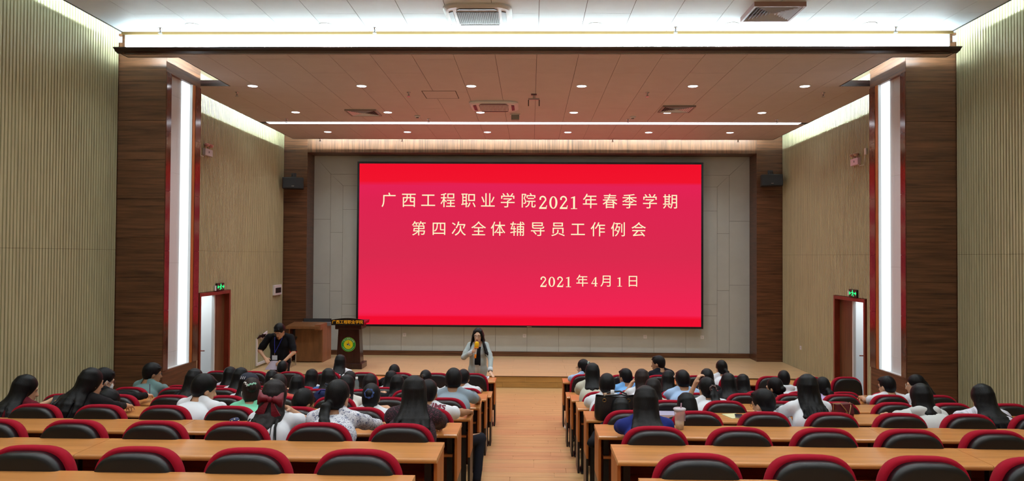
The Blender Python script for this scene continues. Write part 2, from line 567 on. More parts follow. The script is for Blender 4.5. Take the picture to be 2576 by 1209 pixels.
# white fascia above the canopy
FB = struct(MB().box(-5.83, 5.83, 10.815, 10.87, 5.70, 6.06).obj('trim_fascia', white_paint))
xs = [-5.82] + [0.09 + 0.598 * k * 2 for k in range(-4, 5)] + [5.82]
for a, b in zip(xs[:-1], xs[1:]):
    MB().box(a + 0.001, b - 0.001, 10.803, 10.815, 5.72, 5.965).obj('fascia_panel', white_paint, FB)
for s in (-1, 1):
    MB().box(min(s * 5.82, s * 5.85), max(s * 5.82, s * 5.85), 10.79, 10.87, 5.70, 6.0).obj('wood_trim', wood_h, FB)

# canopy ceiling over the stage
SX, NX = 5.885, 5.13
mb = MB()
mb.box(-SX, SX, 10.83, 11.03, 5.708, 5.78); mb.box(-NX, NX, 11.03, 12.93, 5.708, 5.78); mb.box(-SX, SX, 12.93, 18.87, 5.708, 5.78)
CS = struct(mb.obj('ceiling_canopy', ceil_gap))
xs = [-SX] + [0.07 + 0.596 * k for k in range(-9, 10)] + [SX]
for i, (a, b) in enumerate(zip(xs[:-1], xs[1:])):
    for ys in ([10.82, 11.13 if i % 2 else 12.0, 13.4 if i % 2 else 14.9, 16.43], [16.66, 18.865]):
        for c, d in zip(ys[:-1], ys[1:]):
            segs = [(a, b, c, d)]
            if b > NX or a < -NX:                               # keep clear of the notch round the column
                inn = (max(a, -NX), min(b, NX))
                segs = []
                if c < 11.03: segs.append((a, b, c, min(d, 11.03)))
                if d > 11.03 and c < 12.93 and inn[1] - inn[0] > 0.02: segs.append((inn[0], inn[1], max(c, 11.03), min(d, 12.93)))
                if d > 12.93: segs.append((a, b, max(c, 12.93), d))
            for (p, q, u, v) in segs:
                if q - p > 0.02 and v - u > 0.02:
                    o = link('ceiling_tile', tile(q - p - 0.006, v - u - 0.005, slab_tile), CS)
                    o.location = ((p + q) / 2, (u + v) / 2, 5.70)
prof = [(10.69, 5.762), (10.69, 5.752), (10.725, 5.735), (10.75, 5.715), (10.83, 5.698), (10.83, 5.762)]
MB().prism(prof, 'x', -5.93, 5.93).obj('crown_moulding', wood_dark, CS)
em = MB()
for s in (-1, 1):
    def S(x0, x1, y0_, y1_):
        a, b = s * x0, s * x1
        em.box(min(a, b), max(a, b), y0_, y1_, 5.698, 5.80)
    S(NX, NX + 0.015, 11.03, 12.93); S(NX, SX, 11.03, 11.045); S(NX, SX, 12.915, 12.93); S(SX, SX + 0.012, 12.915, 18.87); S(SX, SX + 0.012, 10.83, 11.045)
em.box(-SX, SX, 18.865, 18.88, 5.698, 5.80)
em.obj('edge_trim', wood_dark, CS)

# back wall: wooden portal round a recessed cream wall
mb = MB()
mb.box(-XW, -5.66, PORT_Y + 0.012, 20.2, STAGE_Z - 0.02, 6.6); mb.box(5.62, XW, PORT_Y + 0.012, 20.2, STAGE_Z - 0.02, 6.6)
mb.box(-5.66, 5.62, PORT_Y + 0.012, 20.2, 5.42, 6.6); mb.box(-5.66, 5.62, BACK_Y + 0.02, 20.2, STAGE_Z - 0.02, 5.42)
WB = struct(mb.obj('wall_back', M('portal_reveal_wood', (84, 52, 36), 0.35, noise=(0.4, (2, 2, 20)))))
ez = [STAGE_Z, 0.84, 1.43, 2.02, 2.61, 3.20, 3.79, 4.38, 4.97, 5.42]
for a, b in zip(ez[:-1], ez[1:]):
    MB().box(-XW + 0.02, -5.655, PORT_Y, PORT_Y + 0.012, a + 0.002, b - 0.002).obj('wood_panel', wood_h, WB)
    MB().box(5.615, XW - 0.02, PORT_Y, PORT_Y + 0.012, a + 0.002, b - 0.002).obj('wood_panel', wood_h, WB)
xs = [-XW + 0.02, -5.655] + [-5.655 + 11.27 * i / 10 for i in range(1, 10)] + [5.615, XW - 0.02]
for i, (a, b) in enumerate(zip(xs[:-1], xs[1:])):
    MB().box(a + 0.0015, b - 0.0015, PORT_Y, PORT_Y + 0.012, 5.422, 6.2).obj('wood_panel', wood_h if i in (0, len(xs) - 2) else wood_v, WB)
def cpanel(pts):
    cx = sum(p[0] for p in pts) / len(pts); cz = sum(p[1] for p in pts) / len(pts)
    q = []
    for x, z in pts:
        q.append((x + (0.003 if x < cx else -0.003), z + (0.003 if z < cz else -0.003)))
    MB().prism(q[::-1], 'y', BACK_Y, BACK_Y + 0.02).obj('cream_panel', cream, WB)
MB().box(-5.66, 5.62, BACK_Y + 0.012, BACK_Y + 0.021, STAGE_Z, 5.42).obj('panel_backing', panel_gap, WB)
L0, L1, L2, T0, T1, T2, R2, R1, R0 = -5.66, -5.22, -4.9, 5.42, 4.94, 4.64, 4.79, 5.10, 5.62
cpanel([(L0, T0), (R0, T0), (R1, T1), (L1, T1)]); cpanel([(L1, T1), (R1, T1), (R2, T2), (L2, T2)])
bz = 0.37
def column_panels(xa, xb, zcuts, top_l, top_r):
    zc = [bz] + zcuts
    for a, b in zip(zc[:-1], zc[1:]):
        cpanel([(xa, a), (xb, a), (xb, b), (xa, b)])
    cpanel([(xa, zc[-1]), (xb, zc[-1]), (xb, top_r), (xa, top_l)])
column_panels(L0, L1, [2.09, 3.76], T0, T1); column_panels(L1, L2, [1.90, 3.42], T1, T2)
column_panels(L2, -4.16, [0.98, 1.26, 1.56, 4.02], T2, T2)
column_panels(R1, R0, [2.12, 3.76], T1, T0); column_panels(R2, R1, [1.98, 3.44], T2, T1)
column_panels(3.99 + 0.0, R2, [1.33, 1.62, 4.02], T2, T2)
for i in range(10):
    a = -4.16 + 0.815 * i
    cpanel([(a, bz), (a + 0.815, bz), (a + 0.815, T2), (a, T2)])
struct(MB().box(-5.66, 5.62, BACK_Y - 0.025, BACK_Y + 0.0, STAGE_Z, 0.37, 0, 0.004).obj('baseboard_back', wood_h))

# concealed LED strips on top of the ceilings
def cove(name, x0, x1, y0_, y1_, z0, z1, strength, label, base=None):
    m = EM('led_cove_%.1f' % strength, COOL, strength)
    t = thing(name, ((x0 + x1) / 2, (y0_ + y1_) / 2, base if base is not None else z0), label, 'light')
    ox, oy, oz = t.location
    MB().box(x0 - ox, x1 - ox, y0_ - oy, y1_ - oy, z0 - oz, z1 - oz).obj('led_tape', m, t)
    if base is not None:
        MB().box(x0 - ox, x1 - ox, y0_ - oy, y1_ - oy, 0, z0 - oz).obj('batten', wood_dark, t)
    return t
for s, nm in ((-1, 'left'), (1, 'right')):
    cove('led_strip', min(s * 5.70, s * 5.67), max(s * 5.70, s * 5.67), -3.5, 10.7, 6.085, 6.10, LV['cove_near'], 'concealed cool white strip light above the hall ceiling along the %s slat wall' % nm, 6.06)
    cove('led_strip', min(s * 5.73, s * 5.70), max(s * 5.73, s * 5.70), 13.7, 18.6, 5.93, 5.945, LV['cove_far'], 'concealed cool white strip light above the stage canopy along the %s slat wall' % nm, 5.78)
    cove('led_strip', min(s * 4.86, s * 4.83), max(s * 4.86, s * 4.83), 11.2, 12.8, 5.83, 5.845, LV['cove_far'] * 2.2, 'concealed cool white strip light above the canopy notch at the %s column' % nm, 5.78)
for s, nm in ((-1, 'left'), (1, 'right')):
    cove('led_strip', min(s * 5.2, s * 5.85), max(s * 5.2, s * 5.85), 10.90, 10.93, 5.83, 5.845, LV['cove_far'] * 1.4, 'concealed cool white strip light on the canopy before the %s column' % nm, 5.78)
cove('led_strip', -5.6, 5.6, 18.70, 18.73, 5.905, 5.92, LV['cove_back'], 'concealed cool white strip light above the canopy edge at the wooden portal', 5.78)
cove('led_strip', -5.75, 5.75, 10.700, 10.725, 5.763, 5.772, LV['fascia'], 'concealed cool white strip light on the dark moulding below the white fascia')

# linear lamp across the canopy
t = thing('linear_lamp', (0, 16.545, 5.70), 'long white linear lamp recessed across the reddish stage ceiling', 'lamp')
MB().box(-5.74, 5.74, -0.115, 0.115, 0.001, 0.006).obj('housing', white_paint, t)
MB().box(-5.73, 5.73, -0.10, 0.10, -0.006, 0.001).obj('diffuser', EM('linear_glow', (0.9, 0.93, 1.0), LV['strip']), t)

# round downlights
dl = MB().lathe([(0.075, 0.0), (0.088, -0.006), (0.10, -0.004), (0.102, 0.0), (0.075, 0.0)]).mesh('trim_ring', white_paint)
ds = MB().lathe([(0.0001, -0.004), (0.076, -0.004), (0.076, 0.0), (0.0001, 0.0)], smooth=False).mesh('lens', lamp_glow)
def downlight(x, y, z, power, label, group):
    t = thing('downlight', (x, y, z), label, 'lamp', group)
    link('trim_ring', dl, t); link('lens', ds, t)
    key = 'lamp_%.1f' % power
    l = bpy.data.lights.get(key)
    if l is None:
        l = bpy.data.lights.new(key, 'AREA'); l.shape = 'DISK'; l.size = 0.15; l.energy = power; l.color = (0.88, 0.96, 1.0)
        l.spread = math.radians(125)
    o = link('bulb', l, t); o.location = (0, 0, -0.012)
for r, y in enumerate((12.92, 15.31, 17.76)):
    for i in range(6):
        downlight(-4.745 + 1.862 * i, y, 5.70, LV['stage_lamp'], 'round white downlight in the stage ceiling, %s from the left in the %s row' % (ordinal(i + 1), ('front', 'middle', 'rear')[r]), 'downlights in the stage ceiling')
for r, y in enumerate((10.46, 7.9, 5.3, 2.7, 0.1, -2.4)):
    for i in range(6):
        downlight(-4.69 + 1.85 * i, y, 6.0, LV['hall_lamp'], 'glaring round downlight in the white hall ceiling, %s from left, %s row from stage' % (ordinal(i + 1), ordinal(r + 1)), 'downlights in the hall ceiling')

# ------------------------------------------------------------------ screen, ceiling fittings, wall fittings
def screen():
    t = thing('led_screen', (-0.04, 19.72, 1.01), 'huge red LED screen with yellow-white Chinese lettering on the cream back wall', 'screen')
    x0, x1, z1 = -4.44, 4.43, 4.235
    f = MB()
    for (a, b, c, d) in ((x0, x1, 0, 0.05), (x0, x1, z1 - 0.05, z1), (x0, x0 + 0.05, 0.05, z1 - 0.05), (x1 - 0.05, x1, 0.05, z1 - 0.05)):
        f.box(a, b, -0.03, 0.16, c, d)
    f.box(x0 + 0.05, x1 - 0.05, 0.02, 0.16, 0.05, z1 - 0.05)
    f.obj('frame', M('screen_frame', (20, 18, 28), 0.35), t)
    # panel: red, deeper at top and bottom where the picture bands
    m = bpy.data.materials.new('red_screen')
    m.use_nodes = True
    nt = m.node_tree; nt.nodes.clear()
    tc = nt.nodes.new('ShaderNodeTexCoord'); sx = nt.nodes.new('ShaderNodeSeparateXYZ')
    nt.links.new(tc.outputs['Object'], sx.inputs[0])
    nz = nt.nodes.new('ShaderNodeTexNoise'); nz.inputs['Scale'].default_value = 1.0; nz.inputs['Detail'].default_value = 4
    mp = nt.nodes.new('ShaderNodeMapping'); mp.inputs['Scale'].default_value = (0.25, 1, 16)
    nt.links.new(tc.outputs['Object'], mp.inputs[0]); nt.links.new(mp.outputs[0], nz.inputs['Vector'])
    ma = nt.nodes.new('ShaderNodeMath'); ma.operation = 'MULTIPLY_ADD'; ma.inputs[1].default_value = 0.16
    nt.links.new(nz.outputs['Fac'], ma.inputs[0]); nt.links.new(sx.outputs['Z'], ma.inputs[2])
    mr = nt.nodes.new('ShaderNodeMapRange'); mr.inputs['From Max'].default_value = z1
    nt.links.new(ma.outputs[0], mr.inputs['Value'])
    rp = nt.nodes.new('ShaderNodeValToRGB')
    cr = rp.color_ramp
    K = 1 / 1.08
    def lin_(c): return tuple(v * (0.95 if i == 0 else K) for i, v in enumerate(lin(c)))
    A, B = lin_((240, 14, 48)), lin_((226, 40, 84))
    stops = [(0.0, A), (0.075, A), (0.10, lin_((240, 36, 82))), (0.45, lin_((216, 42, 78))), (0.78, lin_((220, 36, 80))), (0.875, lin_((226, 34, 84))), (0.90, lin_((238, 20, 44))), (1.0, lin_((238, 16, 42)))]
    while len(cr.elements) < len(stops):
        cr.elements.new(0.5)
    for e, (p, c) in zip(cr.elements, stops):
        e.position = p; e.color = (*c, 1)
    nt.links.new(mr.outputs[0], rp.inputs[0])
    e = nt.nodes.new('ShaderNodeEmission'); e.inputs[1].default_value = LV['screen']
    nt.links.new(rp.outputs[0], e.inputs[0])
    out = nt.nodes.new('ShaderNodeOutputMaterial'); nt.links.new(e.outputs[0], out.inputs[0])
    MB().box(x0 + 0.05, x1 - 0.05, -0.005, 0.018, 0.05, z1 - 0.05).obj('display', m, t)
    glow = EM('screen_lettering', lin((255, 246, 200)), 1.0)
    def put(s, size, cx, cz, sx_=1.0, off=0.0):
        me = text_mesh(s, size, 0.001, off)
        me.transform(Matrix.Diagonal((sx_, 1, 1, 1)))
        me.materials.clear(); me.materials.append(glow)
        o = link('lettering', me, t)
        o.rotation_euler = (math.pi / 2, 0, 0)
        o.location = (cx, -0.009, cz)
    def chars(seq, z):
        for ch, x, size in seq:
            put(ch, size, x, z, 1.0, 0.0)
    return t, chars
scr, chars = screen()
def arc(cx, cy, rx, ry, a0, a1, w0, w1, n=14):
    """band along an elliptical arc whose width runs from w0 (at the ends) to w1 (in the middle)"""
    o, i_ = [], []
    for k in range(n + 1):
        t = k / n
        a = math.radians(a0 + (a1 - a0) * t)
        w = (w0 + (w1 - w0) * math.sin(math.pi * t)) / 2
        o.append((cx + (rx + w) * math.cos(a), cy + (ry + w) * math.sin(a)))
        i_.append((cx + (rx - w) * math.cos(a), cy + (ry - w) * math.sin(a)))
    return [[o[k], o[k + 1], i_[k + 1], i_[k]] for k in range(n)]
def serif_digit(ch):
    """quads of a serif figure, 1 unit high, centred"""
    q = []
    if ch == '0':
        for s in (1, -1):
            q += arc(0, 0, 0.235 , 0.455, -90 if s > 0 else 90, 90 if s > 0 else 270, 0.05, 0.15)
    elif ch == '1':
        q += [[(-0.07, -0.47), (0.07, -0.47), (0.07, 0.5), (-0.07, 0.42)], [(-0.24, -0.5), (0.24, -0.5), (0.24, -0.45), (-0.24, -0.45)], [(-0.23, 0.33), (-0.07, 0.36), (0.07, 0.5), (-0.23, 0.39)]]
    elif ch == '2':
        q += arc(-0.02, 0.23, 0.22, 0.235, 165, -20, 0.10, 0.11)
        q += [[(-0.27, 0.20), (-0.15, 0.20), (-0.14, 0.32), (-0.27, 0.32)], [(0.12, 0.17), (0.25, 0.17), (-0.13, -0.36), (-0.28, -0.40)], [(-0.30, -0.5), (0.27, -0.5), (0.28, -0.37), (-0.28, -0.37)], [(0.21, -0.38), (0.28, -0.38), (0.31, -0.22), (0.26, -0.22)]]
    elif ch == '4':
        q += [[(0.05, -0.48), (0.19, -0.48), (0.19, 0.5), (0.05, 0.44)], [(-0.02, -0.5), (0.27, -0.5), (0.27, -0.45), (-0.02, -0.45)], [(-0.33, -0.24), (0.32, -0.24), (0.32, -0.15), (-0.33, -0.15)], [(-0.33, -0.20), (-0.25, -0.20), (0.12, 0.5), (0.05, 0.44)]]
    return q
def put_digit(ch, x, z, hgt, wid, mat, par, y):
    m_ = MB()
    for qd in serif_digit(ch):
        pts = [(p[0] * wid, p[1] * hgt) for p in qd]
        ar = sum(pts[k][0] * pts[(k + 1) % 4][1] - pts[(k + 1) % 4][0] * pts[k][1] for k in range(4))
        if ar < 0: pts = pts[::-1]
        m_.prism(pts, 'y', -0.001, 0.001)
    return m_.obj('lettering', mat, par, (x, y, z))
def px_x(u):   # pixel column of the lettering in the picture of the screen -> metres on the screen
    return -4.41 + (u - 905.0) / (1764.0 - 905.0) * 8.75 + 0.04
for s, us, z, size in (
    ('广西工程职业学院', [978, 1029, 1078, 1128, 1180, 1229, 1279, 1331], 3.22, 0.40),
    ('2021', [1368, 1394, 1420, 1446], 3.20, 0.45),
    ('年春季学期', [1486, 1536, 1585, 1636, 1687], 3.21, 0.40),
    ('第四次全体辅导员工作例会', [1055, 1106, 1156, 1206, 1255, 1304, 1355, 1406, 1456, 1506, 1557, 1608], 2.49, 0.395),
    ('2021', [1370, 1391, 1412, 1433], 1.17, 0.36),
    ('年4月1日', [1467, 1498, 1528, 1561, 1594], 1.18, 0.325)):
    for c, u in zip(s, us):
        if c in '0124':
            put_digit(c, px_x(u), z, size * 0.73, size * 0.73 * 1.02, MATS['screen_lettering'], scr, -0.009)
        else:
            chars([(c, px_x(u), size)], z)
o = MB().box(-0.05, 0.07, -0.035, -0.03, 0.012, 0.032).obj('maker_badge', chrome, scr)

# cassette air conditioners
def cassette(loc, label, w, grille_dark):
    t = thing('cassette_air_conditioner', loc, label, 'air conditioner')
    def rrect(hw, r, n=6):
        pts = []
        for cx, cy, a0 in ((hw - r, hw - r, 0), (-hw + r, hw - r, 90), (-hw + r, -hw + r, 180), (hw - r, -hw + r, 270)):
            for i in range(n + 1):
                a = math.radians(a0 + 90 * i / n)
                pts.append((cx + r * math.cos(a), cy + r * math.sin(a)))
        return pts
    mb = MB()
    loops = [(rrect(w, 0.20), 0.0), (rrect(w, 0.20), -0.02), (rrect(w - 0.035, 0.18), -0.045), (rrect(w * 0.62, 0.05), -0.05)]
    n = len(loops[0][0])
    vs = [(p[0], p[1], z) for l, z in loops for p in l]
    fs = [(i * n + k, (i + 1) * n + k, (i + 1) * n + (k + 1) % n, i * n + (k + 1) % n) for i in range(3) for k in range(n)]
    fs.append(tuple(3 * n + k for k in range(n)))
    mb.add(vs, fs, 0, False)
    mb.obj('panel', M('conditioner_panel', (214, 218, 222), 0.4), t)
    g = MB()
    gm = M('conditioner_grille', (116, 122, 126), 0.5) if not grille_dark else white_plastic
    gw = w * 0.60
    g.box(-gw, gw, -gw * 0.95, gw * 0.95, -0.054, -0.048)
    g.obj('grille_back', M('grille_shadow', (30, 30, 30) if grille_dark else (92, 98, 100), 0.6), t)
    sl = MB()
    n = 22
    for i in range(n + 1):
        x = -gw + 2 * gw * i / n
        sl.box(x - 0.006, x + 0.006, -gw * 0.95, gw * 0.95, -0.062, -0.054)
    stuff(sl.obj('grille', gm, t))
    for a in range(4):
        c, s_ = math.cos(a * math.pi / 2), math.sin(a * math.pi / 2)
        m_ = MB()
        pts = [(-0.26, w - 0.13), (0.26, w - 0.13), (0.22, w - 0.075), (-0.22, w - 0.075)]
        vs = [(c * x - s_ * y, s_ * x + c * y, z) for z in (-0.056, -0.046) for x, y in pts]
        m_.add(vs, [(0, 1, 2, 3), (7, 6, 5, 4), (0, 4, 5, 1), (1, 5, 6, 2), (2, 6, 7, 3), (3, 7, 4, 0)])
        m_.obj('air_outlet', M('outlet_black', (34, 34, 38), 0.4), t)
    return t
cassette((-0.70, 9.99, 6.0), 'white cassette air conditioner with grey grille in the hall ceiling', 0.44, False)
cassette((-0.71, 14.58, 5.70), 'cassette air conditioner with dark slotted grille in the stage ceiling', 0.46, True)

def vent(loc, label, w, depth, dark):
    t = thing('ceiling_vent', loc, label, 'vent')
    fm = M('vent_frame_dark', (160, 130, 130), 0.45) if dark else M('vent_frame', (150, 140, 136), 0.5)
    f = MB()
    for (a, b, c, d) in ((-w, w, -w, -w + 0.03), (-w, w, w - 0.03, w), (-w, -w + 0.03, -w + 0.03, w - 0.03), (w - 0.03, w, -w + 0.03, w - 0.03)):
        f.box(a, b, c, d, -depth, 0)
    f.obj('frame', fm, t)
    MB().box(-w + 0.03, w - 0.03, -w + 0.03, w - 0.03, -0.006, -0.001).obj('duct', M('duct_shadow', (46, 34, 34), 0.7), t)
    sl = M('vent_slat', (222, 222, 230), 0.35)
    n = 7
    for q in range(4):
        for i in range(n):
            r = (w - 0.04) * (i + 1) / n
            m_ = MB()
            pts = [(-r, r - 0.016), (r, r - 0.016), (r + 0.0, r), (-r, r)]
            c, s_ = math.cos(q * math.pi / 2), math.sin(q * math.pi / 2)
            vs = [(c * x - s_ * y, s_ * x + c * y, z) for (x, y), z in zip(pts, (-0.012, -0.012, -depth + 0.004, -depth + 0.004))]
            vs += [(p[0], p[1], p[2] - 0.003) for p in vs]
            m_.add(vs, [(0, 1, 2, 3), (7, 6, 5, 4), (0, 4, 5, 1), (1, 5, 6, 2), (2, 6, 7, 3), (3, 7, 4, 0)])
            m_.obj('vent_slat', sl, t)
    return t
vent((3.07, 9.85, 6.0), 'square brown-framed ceiling vent in the white hall ceiling', 0.32, 0.06, True)
vent((-3.37, 15.3, 5.70), 'square ceiling vent left of centre in the reddish stage ceiling', 0.31, 0.03, False)
vent((2.80, 14.88, 5.70), 'square ceiling vent right of centre in the reddish stage ceiling', 0.31, 0.03, False)

sp = MB().lathe([(0.0001, 0), (0.035, 0), (0.035, -0.006), (0.012, -0.008), (0.010, -0.045), (0.016, -0.05), (0.010, -0.06), (0.0001, -0.06)], n=12).mesh('body', chrome)
sd = MB().lathe([(0.0001, -0.074), (0.03, -0.074), (0.03, -0.078), (0.0001, -0.078)], n=12, smooth=False).mesh('deflector', chrome)
sa = MB()
for a in (0, math.pi):
    sa.tube([(0.014 * math.cos(a), 0, -0.05), (0.022 * math.cos(a), 0, -0.062), (0.006 * math.cos(a), 0, -0.076)], 0.003, 6)
sam = sa.mesh('yoke', chrome)
def sprinkler(x, y, z, label):
    t = thing('sprinkler', (x, y, z), label, 'sprinkler', 'ceiling sprinklers')
    link('body', sp, t); link('yoke', sam, t); link('deflector', sd, t)
for i, x in enumerate((-5.21, -2.19, 1.98, 4.98)):
    sprinkler(x, 10.6, 6.0, 'small metal sprinkler in the white hall ceiling near the gold trim, %s from the left' % ordinal(i + 1))
for r, (y, xs) in enumerate(((13.42, (-5.21, -2.16, 2.02, 5.06)), (16.05, (-5.17, -2.16, 2.01, 5.09)), (18.76, (-5.2, -3.17, 1.98, 5.02)))):
    for i, x in enumerate(xs):
        sprinkler(x, y, 5.70, 'small metal sprinkler in the stage ceiling, %s from the left in the %s row' % (ordinal(i + 1), ('front', 'middle', 'rear')[r]))
for x, y, w in ((-2.34, 15.68, 'left'), (2.07, 15.74, 'right')):
    t = thing('smoke_detector', (x, y, 5.70), 'round white smoke detector on the stage ceiling %s of the air conditioner' % w, 'detector', 'smoke detectors')
    MB().lathe([(0.0001, 0), (0.06, 0), (0.062, -0.015), (0.05, -0.03), (0.0001, -0.034)]).obj('base', white_plastic, t)
    MB().lathe([(0.0001, -0.034), (0.03, -0.034), (0.026, -0.05), (0.0001, -0.052)]).obj('sensor', M('sensor_grey', (120, 120, 122), 0.5), t)
t = thing('ceiling_bracket', (0.04, 13.58, 5.70), 'small dark projector bracket with two prongs on the stage ceiling', 'bracket')
MB().box(-0.05, 0.05, -0.05, 0.05, -0.012, 0).obj('plate', black_metal, t)
m_ = MB().cyl((0, 0, -0.012), (0, 0, -0.07), 0.02); m_.box(-0.10, 0.10, -0.012, 0.012, -0.10, -0.07)
m_.obj('arm', chrome, t)
for s in (-1, 1):
    MB().box(s * 0.095 - 0.008, s * 0.095 + 0.008, -0.01, 0.01, -0.21, -0.10).obj('prong', black_metal, t)
t = thing('ceiling_access_point', (-0.33, 15.55, 5.70), 'grey box hanging under the stage ceiling behind the air conditioner', 'box')
MB().box(-0.08, 0.08, -0.06, 0.06, -0.11, -0.01, 0, 0.008).obj('body', M('box_grey', (140, 138, 132), 0.5), t)
MB().box(-0.10, 0.10, -0.08, 0.08, -0.012, 0, 0, 0.003).obj('mounting_plate', white_plastic, t)
t = thing('access_hatch', (-1.62, 13.62, 5.70), 'faint rectangular access hatch in the stage ceiling left of the air conditioner', 'hatch')
f = MB()
for (a, b, c, d) in ((-0.3, 0.3, -0.32, -0.31), (-0.3, 0.3, 0.31, 0.32), (-0.3, -0.29, -0.31, 0.31), (0.29, 0.3, -0.31, 0.31)):
    f.box(a, b, c, d, -0.004, 0.0)
f.obj('frame', ceil_gap, t)
MB().box(-0.288, 0.288, -0.308, 0.308, -0.003, 0.0).obj('cover', slab_tile, t)

# exit signs, emergency lamps, small wall boxes
green = EM('exit_green', (0.03, 0.95, 0.22), 1.6)
def exit_sign(s, y, z, label):
    t = thing('exit_sign', (s * SLX, y, z), label, 'sign', 'exit signs over the side doors')
    x0, x1 = sorted((0.0, -s * 0.035))
    MB().box(x0, x1, -0.18, 0.18, -0.075, 0.075, 0, 0.004).obj('case', M('sign_black', (18, 20, 20), 0.3), t)
    xf = -s * 0.0365
    f = MB()
    def quad(pts):
        a, b = sorted((xf, xf - s * 0.002))
        f.prism(pts, 'x', a, b)
    fwd = 1
    # running figure between two arrows
    quad([(-0.012, 0.036), (0.014, 0.036), (0.014, 0.062), (-0.012, 0.062)])
    quad([(-0.024, -0.012), (0.012, -0.012), (0.022, 0.032), (-0.016, 0.032)])
    quad([(-0.058, 0.006), (-0.05, -0.004), (-0.016, 0.018), (-0.016, 0.030)])
    quad([(0.018, 0.030), (0.02, 0.016), (0.058, 0.008), (0.06, 0.018)])
    quad([(-0.024, -0.012), (-0.004, -0.012), (-0.03, -0.06), (-0.05, -0.056)])
    quad([(-0.004, -0.012), (0.012, -0.012), (0.05, -0.036), (0.042, -0.05)])
    for d in (-1, 1):
        quad([(d * 0.075, -0.012), (d * 0.13, -0.012), (d * 0.13, 0.012), (d * 0.075, 0.012)][::d])
        quad([(d * 0.13, -0.04), (d * 0.168, 0.0), (d * 0.13, 0.04)][::d])
    f.obj('pictogram', green, t)
    MB().box(*sorted((0.0, -s * 0.03)), 0.20, 0.25, -0.05, 0.04, 0, 0.004).obj('junction_box', white_plastic, t) if s > 0 else MB().box(*sorted((0.0, -s * 0.03)), -0.26, -0.20, -0.07, 0.03, 0, 0.004).obj('junction_box', white_plastic, t)
exit_sign(-1, 15.28, 2.185, 'glowing green exit sign above the left doorway')
exit_sign(1, 15.0, 2.155, 'glowing green exit sign above the right doorway')
def emergency(s, y, z, label, tint, lit):
    t = thing('emergency_lamp', (s * SLX, y, z), label, 'lamp', 'twin head emergency lamps')
    MB().box(*sorted((0.0, -s * 0.06)), -0.17, 0.17, -0.07, 0.06, 0, 0.006).obj('body', M('emergency_body_' + tint, (206, 208, 216) if tint == 'grey' else (222, 190, 204), 0.4), t)
    for d in (-1, 1):
        h = MB()
        h.cyl((-s * 0.03, d * 0.07, 0.055), (-s * 0.03, d * 0.08, 0.085), 0.012)
        h.lathe([(0.0001, -0.02), (0.035, -0.015), (0.055, 0.02), (0.05, 0.03)], (-s * 0.05, d * 0.085, 0.115), 14)
        hh = h.obj('lamp_head', M('lamp_head_' + tint, (214, 150, 150) if tint == 'grey' else (196, 158, 140), 0.3), t)
        MB().ball((-s * 0.05, d * 0.085, 0.14), (0.048, 0.048, 0.02), 12, 6).obj('lens', M('lamp_lens_' + tint, (232, 110, 116) if tint == 'grey' else (205, 170, 150), 0.15), hh)
    MB().box(*sorted((-s * 0.061, -s * 0.063)), -0.02, 0.005, -0.02, 0.02).obj('switch', M('switch_dark', (50, 50, 56), 0.4), t)
    m_ = MB()
    c = -0.34 if s < 0 else -0.42
    m_.tube([(-s * 0.02, c + 0.03, -0.04 if s < 0 else 0.10), (-s * 0.015, c + 0.06, -0.10), (-s * 0.02, -0.16, -0.10), (-s * 0.03, -0.14, -0.06)], 0.006, 6)
    m_.obj('cable', white_plastic, t)
    MB().box(*sorted((0.0, -s * 0.03)), c - 0.035, c + 0.035, (-0.05 if s < 0 else 0.08), (0.05 if s < 0 else 0.20), 0, 0.004).obj('socket', white_plastic, t)
emergency(-1, 14.58, 4.79, 'grey emergency lamp with two red heads high on the left slat wall', 'grey', True)
emergency(1, 14.86, 4.68, 'pinkish emergency lamp with two heads high on the right slat wall', 'pink', False)
t = thing('breaker_box', (-SLX, 18.75, 1.97), 'white wall box with dark window on the left slat wall beside the portal', 'box')
MB().box(0, 0.05, -0.27, 0.27, -0.125, 0.125, 0, 0.006).obj('case', white_plastic, t)
MB().box(0.05, 0.056, -0.20, 0.20, -0.07, 0.055).obj('window', dark_glass, t)
def socket(loc, label, axis):
    t = thing('wall_socket', loc, label, 'socket', 'white wall sockets')
    if axis == 'y':
        MB().box(-0.045, 0.045, -0.012, 0, -0.045, 0.045, 0, 0.003).obj('plate', white_plastic, t)
        f = MB()
        for (x, z) in ((-0.012, 0.012), (0.012, 0.012), (0, -0.012)):
            f.box(x - 0.003, x + 0.003, -0.0135, -0.012, z - 0.007, z + 0.007)
        f.obj('pin_holes', black_plastic, t)
    else:
        MB().box(-0.012, 0, -0.045, 0.045, -0.045, 0.045, 0, 0.003).obj('plate', white_plastic, t)
        f = MB()
        for (x, z) in ((-0.012, 0.012), (0.012, 0.012), (0, -0.012)):
            f.box(-0.0135, -0.012, x - 0.003, x + 0.003, z - 0.007, z + 0.007)
        f.obj('pin_holes', black_plastic, t)
for x, w in ((-3.26, 'between the podium and the speaking woman'), (-0.15, 'right below the middle of the red screen'), (2.95, 'below the right half of the red screen'), (4.41, 'below the right corner of the red screen')):
    socket((x, BACK_Y, 0.78), 'white socket on the cream wall ' + w, 'y')
socket((SLX, 17.94, 0.76), 'white socket low on the right slat wall by the stage', 'x')

